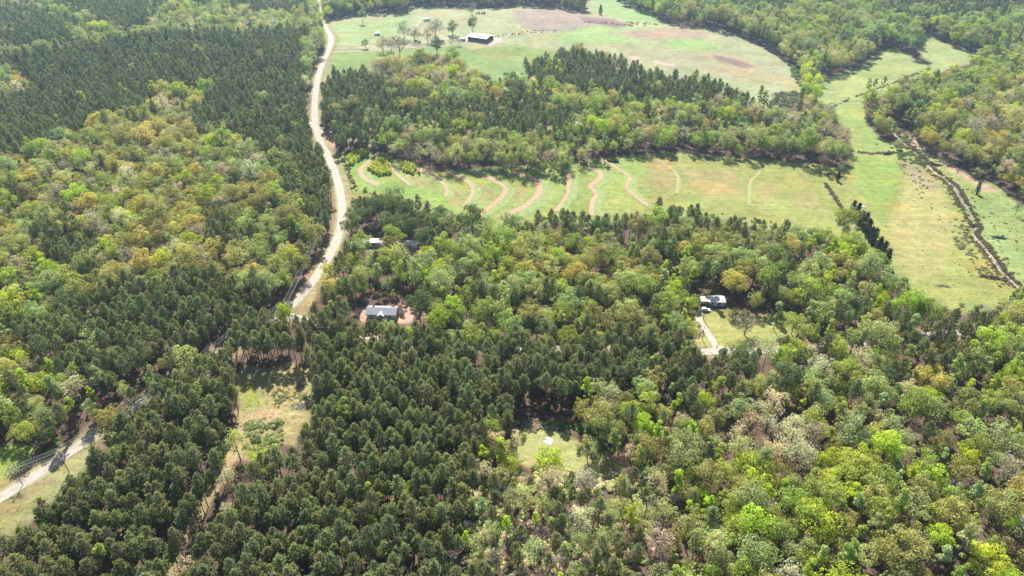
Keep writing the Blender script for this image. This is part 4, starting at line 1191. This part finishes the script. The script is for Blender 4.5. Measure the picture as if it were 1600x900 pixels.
def gable_house(name, px, py, rz, L, Wd, wall, rise, mw, mr, label, windows=3, door=True, over=.5, cat='house'):
    o = root(name, px, py, rz, label, cat)
    b = MB(); b.box(0, 0, .2, L + .5, Wd + .5, 1.0); b.build('foundation', M_CONC, o)
    b = MB(); b.prism([(-Wd/2, .6), (Wd/2, .6), (Wd/2, wall), (0, wall + rise - .06), (-Wd/2, wall)], -L/2, L/2)
    me = b.mesh('wall', mw); w = link('wall', me, o); w.rotation_euler = (0, 0, R(90))
    b = MB(); t = .16; hw = Wd/2 + over; k = rise / (Wd / 2)
    b.prism([(-hw, wall - over * k), (0, wall + rise), (hw, wall - over * k), (hw, wall - over * k + t), (0, wall + rise + t), (-hw, wall - over * k + t)], -L/2 - over, L/2 + over)
    r = link('roof', b.mesh('roof', mr), o); r.rotation_euler = (0, 0, R(90))
    for i in range(windows):
        x = -L/2 + L * (i + .5) / windows + (.0 if not door else -.35)
        f = MB(); f.box(x, -Wd/2 - .03, wall * .6, 1.25, .08, 1.25); fr = f.build('window', M_WALLW, o)
        g = MB(); g.box(x, -Wd/2 - .09, wall * .6, 1.0, .05, 1.0); g.build('pane', M_GLASS, fr)
    if door:
        d = MB(); d.box(L * .12, -Wd/2 - .04, .6 + 1.05, 1.0, .08, 2.1); dd = d.build('door', M_SHINGLE_D, o)
        h = MB(); h.box(L * .12 + .38, -Wd/2 - .12, 1.6, .08, .06, .08); h.build('handle', M_WHITE, dd)
    return o
h = gable_house('ranch_house', 598, 492, -3, 14, 6.6, 2.8, 1.5, M_WALLW, M_SHINGLE, 'long grey-roofed house on a red clay yard behind the pines')
b = MB(); b.prism([(-1.9, 2.3), (1.9, 2.3), (0, 3.7)], -4.4, -1.0); b.build('porch_gable', M_WHITE, h)
b = MB(); b.box(-4.2, 1.0, 4.62, .7, .7, 1.0); b.build('chimney', M_RED, h)
b = MB()
for x in (-1.7, 1.7): b.box(x, -4.2, 1.4, .16, .16, 2.2)
b.build('porch_post', M_WHITE, h)
gable_house('white_trailer_home', 581, 383, 4, 9, 4, 2.9, .7, M_WALLW, M_ROOFW, 'small white trailer home under big trees beside the paved road', 2, cat='trailer home')
gable_house('white_cottage', 643, 386, -12, 7, 5, 2.7, 1.1, M_WALLW, M_ROOFW, 'small white outbuilding at the dark trees right of the trailer home', 1, False, cat='shed')
gable_house('storage_shed', 357, 569, -25, 3.2, 2.6, 2.2, .5, M_WALLW, M_WHITE, 'tiny white shed at the top of the long grassy clearing', 1, False, .2, 'shed')
gable_house('pasture_shed', 590, 55, 20, 5.0, 3.6, 2.6, .8, M_WALLW, M_WHITE, 'small white shed at the left of the pasture trees', 1, False, .2, 'shed')
gable_house('roadside_house', 534, 200, -8, 11, 7, 2.9, 1.8, M_WALLW, M_SHINGLE, 'grey-roofed house half hidden in dark trees by the road bend', 3)
hh = gable_house('lawn_house', 1118, 474, -3, 7.5, 5, 2.8, 1.0, M_WALLW, M_ROOFW, 'white-roofed house at the shaded top of the lawn', 2)
b = MB(); b.box(-5.9, 0, 2.5, 4.2, 4.4, .14); b.build('carport_roof', M_ROOFW, hh)
b = MB()
for x in (-7.8, -4.1):
    for y in (-2.0, 2.0): b.box(x, y, 1.2, .14, .14, 2.5)
b.build('carport_post', M_WOOD, hh)

# pole barn: broad white roof, open dark front, posts
g0 = G(736, 64.5); g1 = G(757, 68)
ang = math.degrees(math.atan2(g1.y - g0.y, g1.x - g0.x))
bo = root('barn', 751, 62, ang, 'wide open-sided barn with a bright white roof in the far pasture', 'barn')
L_, W_, Hh = 23, 15, 3.8
b = MB()
b.prism([(-W_/2 - .6, Hh - .12), (0, Hh + 1.5), (W_/2 + .6, Hh - .12), (W_/2 + .6, Hh + .1), (0, Hh + 1.75), (-W_/2 - .6, Hh + .1)], -L_/2 - .5, L_/2 + .5)
r = link('roof', b.mesh('roof', M_WHITE), bo); r.rotation_euler = (0, 0, R(90))
b = MB()
b.box(0, W_/2 - .1, Hh/2, L_, .15, Hh); b.box(-L_/2 + .1, 0, Hh/2, .15, W_, Hh)
b.build('wall', M_RED, bo)
b = MB(); b.box(0, 5.5, Hh/2 - .4, L_ - 1, .12, Hh - .9); b.box(-3, 2, Hh/2 - .4, .12, W_ - 8, Hh - .9); b.build('stall_partition', M_BARN_SHADE, bo)  # partition coloured near black: the barn's inside shade put into the colour
for i in range(7):
    b = MB(); b.box(-L_/2 + .3 + i * (L_ - .6) / 6, -W_/2 + .2, Hh/2 - .1, .28, .28, Hh); b.build('post', M_WOOD, bo)
for i in range(1, 4):
    b = MB(); b.box(L_/2 - .3, -W_/2 + i * W_ / 4, Hh/2 - .1, .28, .28, Hh); b.build('post', M_WOOD, bo)
b = MB(); b.box(0, -W_/2 + .2, Hh - .25, L_, .12, .4); b.box(L_/2 - .3, 0, Hh - .25, .12, W_ - .6, .4); b.build('beam', M_WOOD, bo)
# gravel pad round the barn (terrain-hugging sheet)
def pad(name, pxs, m, lift):
    pts = np.array([tuple(G(a, c))[:2] for a, c in pxs]); c0 = pts.mean(0)
    V = []; K = 6; n = len(pts)
    for k in range(K + 1):
        for p in pts:
            q = c0 + (p - c0) * k / K; V.append((q[0], q[1], float(hgt(q[0], q[1])) + lift))
    F = [(k * n + i, k * n + (i + 1) % n, (k + 1) * n + (i + 1) % n, (k + 1) * n + i) for k in range(K) for i in range(n)]
    return tag(link(name, mesh_from(name, V, F, m)), kind='structure')
pad('barn_yard', [(718,60),(730,57),(762,57),(778,60),(784,63),(776,68),(764,71),(742,66),(728,64)], M_GRAVEL, .22)
pad('house_yard', [(1112,544),(1126,541),(1140,545),(1142,552),(1118,556),(1108,551)], M_GRAVEL, .28)
# small white lean-to left of the barn
gable_house('barn_shed', 723, 63, ang, 4.5, 3.2, 2.4, .5, M_WALLW, M_WHITE, 'small white shed beside the left corner of the barn', 1, False, .2, 'shed')

# ------------------------------------------------------------------ vehicles
def car(name, px, py, rz, m, label, truck=False):
    o = root(name, px, py, rz, label, 'car' if not truck else 'truck')
    o.location.z += .25
    prof = [(-2.3, .35), (-2.3, .85), (-2.15, 1.0), (-1.2, 1.05), (1.0, 1.05), (2.1, .9), (2.3, .7), (2.3, .35)]
    b = MB(); b.prism(prof, -.9, .9); b.build('body', m, o)
    cab = [(-1.9, 1.04), (-1.55, 1.55), (.2, 1.6), (1.0, 1.04)] if not truck else [(-.3, 1.04), (-.2, 1.75), (.8, 1.75), (1.3, 1.04)]
    b = MB(); b.prism([(x, z) for x, z in cab], -.80, .80); c = b.build('cabin', m, o)
    b = MB(); b.prism([(x * .93, z - .07 if z > 1.2 else z + .03) for x, z in cab], -.83, .83); b.build('side_window', M_GLASS, c)
    (x0, z0), (x1, z1) = cab[2], cab[3]
    a = math.atan2(z1 - z0, x1 - x0)
    b = MB(); b.box((x0 + x1) / 2 + .03, 0, (z0 + z1) / 2 + .03, math.hypot(x1 - x0, z1 - z0) * .85, 1.4, .03, 0, 0, -a); b.build('windscreen', M_GLASS, c)
    for x in (-1.4, 1.45):
        for y in (-.88, .88):
            b = MB(); b.tube([(x, y - .1, .33), (x, y + .1, .33)], .34, .34, 14); w = b.build('wheel', M_TYRE, o)
            b = MB(); b.tube([(x, y - .115, .33), (x, y + .115, .33)], .19, .19, 10); b.build('rim', M_WHITE, w)
    for y in (-.62, .62):
        b = MB(); b.box(2.31, y, .72, .06, .32, .16); b.build('headlight', M_WHITE, o)
    return o
car('parked_car', 1102, 486, -8, M_CARW, 'white car parked on the shaded lawn below the white-roofed house')
car('parked_car', 1129, 550, 40, M_CARD, 'dark car at the mouth of the driveway beside the side road')
car('pickup_truck', 655, 67, -20, M_CARD, 'dark pickup truck parked under a bare tree in the pasture', True)
car('parked_car', 650, 65, 15, M_CARD, 'dark car behind the pickup truck in the pasture')
car('parked_car', 604, 386, 10, M_CARW, 'white car in the shade right of the white trailer home')
# livestock trailer
o = root('livestock_trailer', 667, 33, 35, 'white box trailer standing alone in the far pasture', 'trailer'); o.location.z += .2
b = MB(); b.box(0, 0, 1.7, 8.5, 2.9, 2.5); b.prism([(-4.25, 2.95), (4.25, 2.95), (4.0, 3.15), (-4.0, 3.15)], -1.3, 1.3); b.build('body', M_WHITE, o)
b = MB(); b.box(4.9, 0, .6, 1.6, .2, .16); b.build('drawbar', M_TYRE, o)
for x in (-1.0, -.1):
    for y in (-1.25, 1.25):
        b = MB(); b.tube([(x, y - .15, .4), (x, y + .15, .4)], .42, .42, 12); b.build('wheel', M_TYRE, o)
# farm implements
for k, (a, c, lab) in enumerate(((747, 22, 'left one of two dark farm implements in the far pasture'), (755.5, 22, 'right one of two dark farm implements in the far pasture'))):
    o = root('farm_implement', a, c, 30 * k, lab, 'farm implement', None)
    b = MB(); b.box(0, 0, 1.0, 4.2, .3, .3); b.box(0, 1.0, 1.0, 4.2, .25, .25); b.box(-1.5, .5, 1.4, .25, 2.4, .9); b.box(1.4, .5, 1.9, 1.3, 1.5, 1.5); b.build('frame', M_CARD, o)
    for x in (-1.6, 1.6):
        for y in (-.7, 1.7):
            b = MB(); b.tube([(x, y - .18, .75), (x, y + .18, .75)], .78, .78, 14); b.build('wheel', M_TYRE, o)
# upturned boat on the meadow
o = root('rowing_boat', 1348, 323.5, -52, 'small white boat lying on the grass beside the cedar row', 'boat')
V = []; F = []; n = 12
for i in range(n + 1):
    t = i / n; x = -2.3 + 4.6 * t; w = .85 * math.sin(math.pi * min(1, .25 + t * .75)) ** .6 if t < 1 else .02
    for j in range(9):
        a = math.pi * j / 8; V.append((x, -w * math.cos(a), .12 + .72 * math.sin(a) ** .7 * (w / .85) ** .3))
for i in range(n):
    for j in range(8): F.append((i * 9 + j, i * 9 + j + 1, (i + 1) * 9 + j + 1, (i + 1) * 9 + j))
F.append(tuple(range(9)))
link('hull', mesh_from('hull', V, F, M_WHITE), o)
b = MB(); b.box(0, 0, .86, 4.0, .08, .08); b.build('keel', M_WHITE, o)
# crumpled white tarp
rg = np.random.default_rng(5); V = []; F = []; n = 22; K = 5
V.append((0, 0, .6))
for k in range(1, K + 1):
    for i in range(n):
        a = 6.283 * i / n; rad = 1.75 * (1 + .20 * math.cos(4 * a + .6) + .08 * math.cos(7 * a) + .14 * rg.normal()) * k / K
        V.append((math.cos(a) * rad, math.sin(a) * rad * .95, max(.08,   .6 * (1 - (k / K) ** .8) + .14 * rg.normal() + .15 * max(0, math.cos(3 * a)))))
for i in range(n): F.append((0, 1 + i, 1 + (i + 1) % n))
for k in range(K - 1):
    for i in range(n): F.append((1 + k * n + i, 1 + (k + 1) * n + i, 1 + (k + 1) * n + (i + 1) % n, 1 + k * n + (i + 1) % n))
tp = link('white_tarp', mesh_from('white_tarp', V, F, M_WHITE)); tp.location = G(857, 689); tp.rotation_euler = (0, 0, .5)
tag(tp, 'crumpled white tarp on the grass of the small mown clearing', 'tarp')

# ------------------------------------------------------------------ brush piles and logs
def brush_pile(px, py, Lx, Ly, rz, label, m=None, n=90):
    rg = np.random.default_rng(int(px)); b = MB()
    for i in range(n):
        x = rg.normal(0, Lx / 4); y = rg.normal(0, Ly / 4); z = abs(rg.normal(.25, .3))
        a = rg.normal(0, .7); l = rg.uniform(.8, 3.0)
        d = Vector((math.cos(a), math.sin(a), rg.normal(0, .22))).normalized() * l / 2
        p = Vector((x, y, z)); b.tube([p - d, p + d], rg.uniform(.05, .2), .05, 5)
    g = G(px, py); o = b.build('brush_pile', m or M_BRUSH); o.location = g; o.rotation_euler = (0, 0, R(rz))
    return tag(o, label, 'brush pile')
M_BRUSH = simple('burnt_brush', (.06, .05, .045), .95, .3, 1.0)
brush_pile(1561, 372, 8, 3.2, -10, 'dark brush pile lying in the eastern meadow right of the creek')
brush_pile(1549, 434, 11, 3.5, -12, 'long dark brush pile left of the lower creek', n=130)
brush_pile(1463, 258, 8, 4, -15, 'dark brush pile across the upper creek', n=110)
brush_pile(1387, 241, 6, 3, 0, 'dark brush pile under the upper fence line')
brush_pile(960, 253, 7, 3.5, 5, 'dark brush pile at the top of the terraced field')
brush_pile(1521, 353, 5, 4, 30, 'dark tangle of branches in the creek bend')
brush_pile(1556, 100-84, 1, 1, 0, 'small dark heap', n=3) if False else None
brush_pile(1472, 447, 6, 1.6, -10, 'pale grey heap of dead branches on the lower field', M_BARK_D, 50)
brush_pile(844, 668, 14, 2.0, -14, 'brown fallen branches along the top of the mown clearing', M_BARK_D, 110)
brush_pile(470, 636, 6, 4, 20, 'grey cut branches at the right of the long grassy clearing', M_BARK_D, 60)
g = G(384, 683)
b = MB(); b.tube([(0, -1.7, .25), (.1, 0, .3), (0, 1.7, .25)], .22, .16, 8); lg = b.build('fallen_log', simple('pale_log', (.5, .47, .42), .9)); lg.location = g; lg.rotation_euler = (0, 0, -.15)
tag(lg, 'pale fallen log on the grass beside the dark green shrubs', 'log')

# ------------------------------------------------------------------ utility poles, wires, fences
def pole(px, py, rz, H, label, arm=True):
    o = root('utility_pole', px, py, rz, label, 'utility pole')
    b = MB(); b.tube([(0, 0, -.3), (0, 0, H)], .17, .12, 8); b.build('post', M_WOOD, o)
    if arm:
        b = MB(); b.box(0, 0, H - .5, 2.6, .14, .16); b.build('crossarm', M_WOOD, o)
        for x in (-1.2, -.5, .5, 1.2):
            b = MB(); b.tube([(x, 0, H - .42), (x, 0, H - .18)], .07, .05, 6); b.build('insulator', M_WHITE, o)
        b = MB(); b.tube([(.3, -.15, H - 2.0), (.3, -.15, H - 1.1)], .24, .24, 10); b.build('transformer', M_WALLW, o)
    return o
def wires(name, poles, H, offs, label, sag=1.1):
    b = MB()
    for (p, q) in zip(poles[:-1], poles[1:]):
        d = (q.location - p.location).normalized(); s = Vector((-d.y, d.x, 0))
        for of, dz in offs:
            a = p.location + s * of + Vector((0, 0, H + dz)); c = q.location + s * of + Vector((0, 0, H + dz))
            b.tube([a + (c - a) * t + Vector((0, 0, -sag * 4 * t * (1 - t))) for t in np.linspace(0, 1, 9)], .035, .035, 3, cap=False)
    o = b.build(name, simple('wire', (.35, .35, .36), .5)); return tag(o, label, 'power line')
PL = [(-70, 800, 'beyond the left edge beside the paved road'), (108, 738, 'standing on the near verge of the shaded paved road'), (262, 632, 'rising from the dark road corridor in the planted pines'), (372, 548, 'between the pines near the tiny white shed'),
      (453, 502, 'at the lower end of the sunny road stretch'), (505, 383, 'on the left verge of the sunny road'), (521, 290, 'on the left verge where the road runs straight')]
poles = [pole(a, c, 55 if k < 4 else 20, 12, 'wooden utility pole ' + l) for k, (a, c, l) in enumerate(PL)]
for a_, b_ in zip(poles[:-1], poles[1:]):
    d = b_.location - a_.location; a_.rotation_euler.z = math.atan2(d.y, d.x) + math.pi / 2
wires('power_line', poles, 11.8, [(-1.2, 0), (-.5, 0), (.5, 0), (1.2, 0), (0, -2.2)], 'overhead wires strung along the paved road')
PL2 = [(667, 412, 'in the dark trees right of the trailer home'), (718, 478, 'in the leaf-littered lane'), (770, 541, 'where the lane meets the pine belt')]
p2 = [pole(a, c, 30, 11, 'thin utility pole ' + l, False) for a, c, l in PL2]
wires('power_line', p2, 10.8, [(-.25, 0), (.25, 0)], 'two thin wires strung down the leaf-littered lane')
p3 = [pole(1099, 498, 0, 8, 'thin upper pole on the house lawn beside the driveway', False), pole(1097, 530, 0, 8, 'thin lower pole on the house lawn beside the driveway', False)]

def fence(name, pxs, label, step=7.0, h=1.4):
    P = world_line(pxs); d = np.r_[0, np.cumsum(np.hypot(*np.diff(P, axis=0).T))]
    n = min(int(d[-1] / step), 60); t = np.linspace(0, d[-1], n + 1)
    xs = np.interp(t, d, P[:, 0]); ys = np.interp(t, d, P[:, 1]); zs = hgt(xs, ys)
    o = bpy.data.objects.new(name, None); col.objects.link(o); o.location = (xs[0], ys[0], zs[0]); tag(o, label, 'fence')
    b = MB()
    b.tube([(0, 0, -.2), (0, 0, h)], .10, .09, 5); me = b.mesh('post', M_WOOD)
    for x, y, z in zip(xs, ys, zs):
        q = link('post', me, o); q.location = (x - xs[0], y - ys[0], z - zs[0])
    b = MB()
    for hh_ in (.45, .85, 1.2): b.tube([(x - xs[0], y - ys[0], z - zs[0] + hh_) for x, y, z in zip(xs, ys, zs)], .02, .02, 3, cap=False)
    b.build('wire', M_TYRE, o)
    return o
fence('wire_fence', [(520, 50), (529, 62), (521, 80), (514, 96)], 'wire fence following the road bend along the far pasture')
fence('wire_fence', [(519, 79), (560, 78), (600, 76), (640, 76), (665, 72), (690, 70)], 'wire fence dividing the bright green field from the far pasture')
fence('wire_fence', [(533, 247), (541, 272), (551, 302)], 'wire fence between the paved road and the terraced field', 4)
fence('wire_fence', [(770, 66), (800, 74), (830, 84)], 'short wire fence running down from the barn', 6)
fence('wire_fence', [(1240, 104), (1252, 128), (1268, 152)], 'wire fence beside the hedge of the far right meadows', 8)

# ------------------------------------------------------------------ haze: one even volume round camera, ground and everything
hz_m, N, L = mat('haze_air')
N.remove(N['Principled BSDF'])
pv = N.new('ShaderNodeVolumePrincipled')
pv.inputs['Color'].default_value = (.50, .73, 1.0, 1)
pv.inputs['Density'].default_value = .00015
pv.inputs['Anisotropy'].default_value = .62
L.new(pv.outputs[0], N['Material Output'].inputs['Volume'])
HZ = bpy.data.meshes.new('haze'); bm_ = MB(); bm_.box(0, 1300, 100, 6400, 3700, 226)
hz = bm_.build('haze', hz_m); tag(hz, kind='stuff', label='thin blue daylight haze over the whole valley')
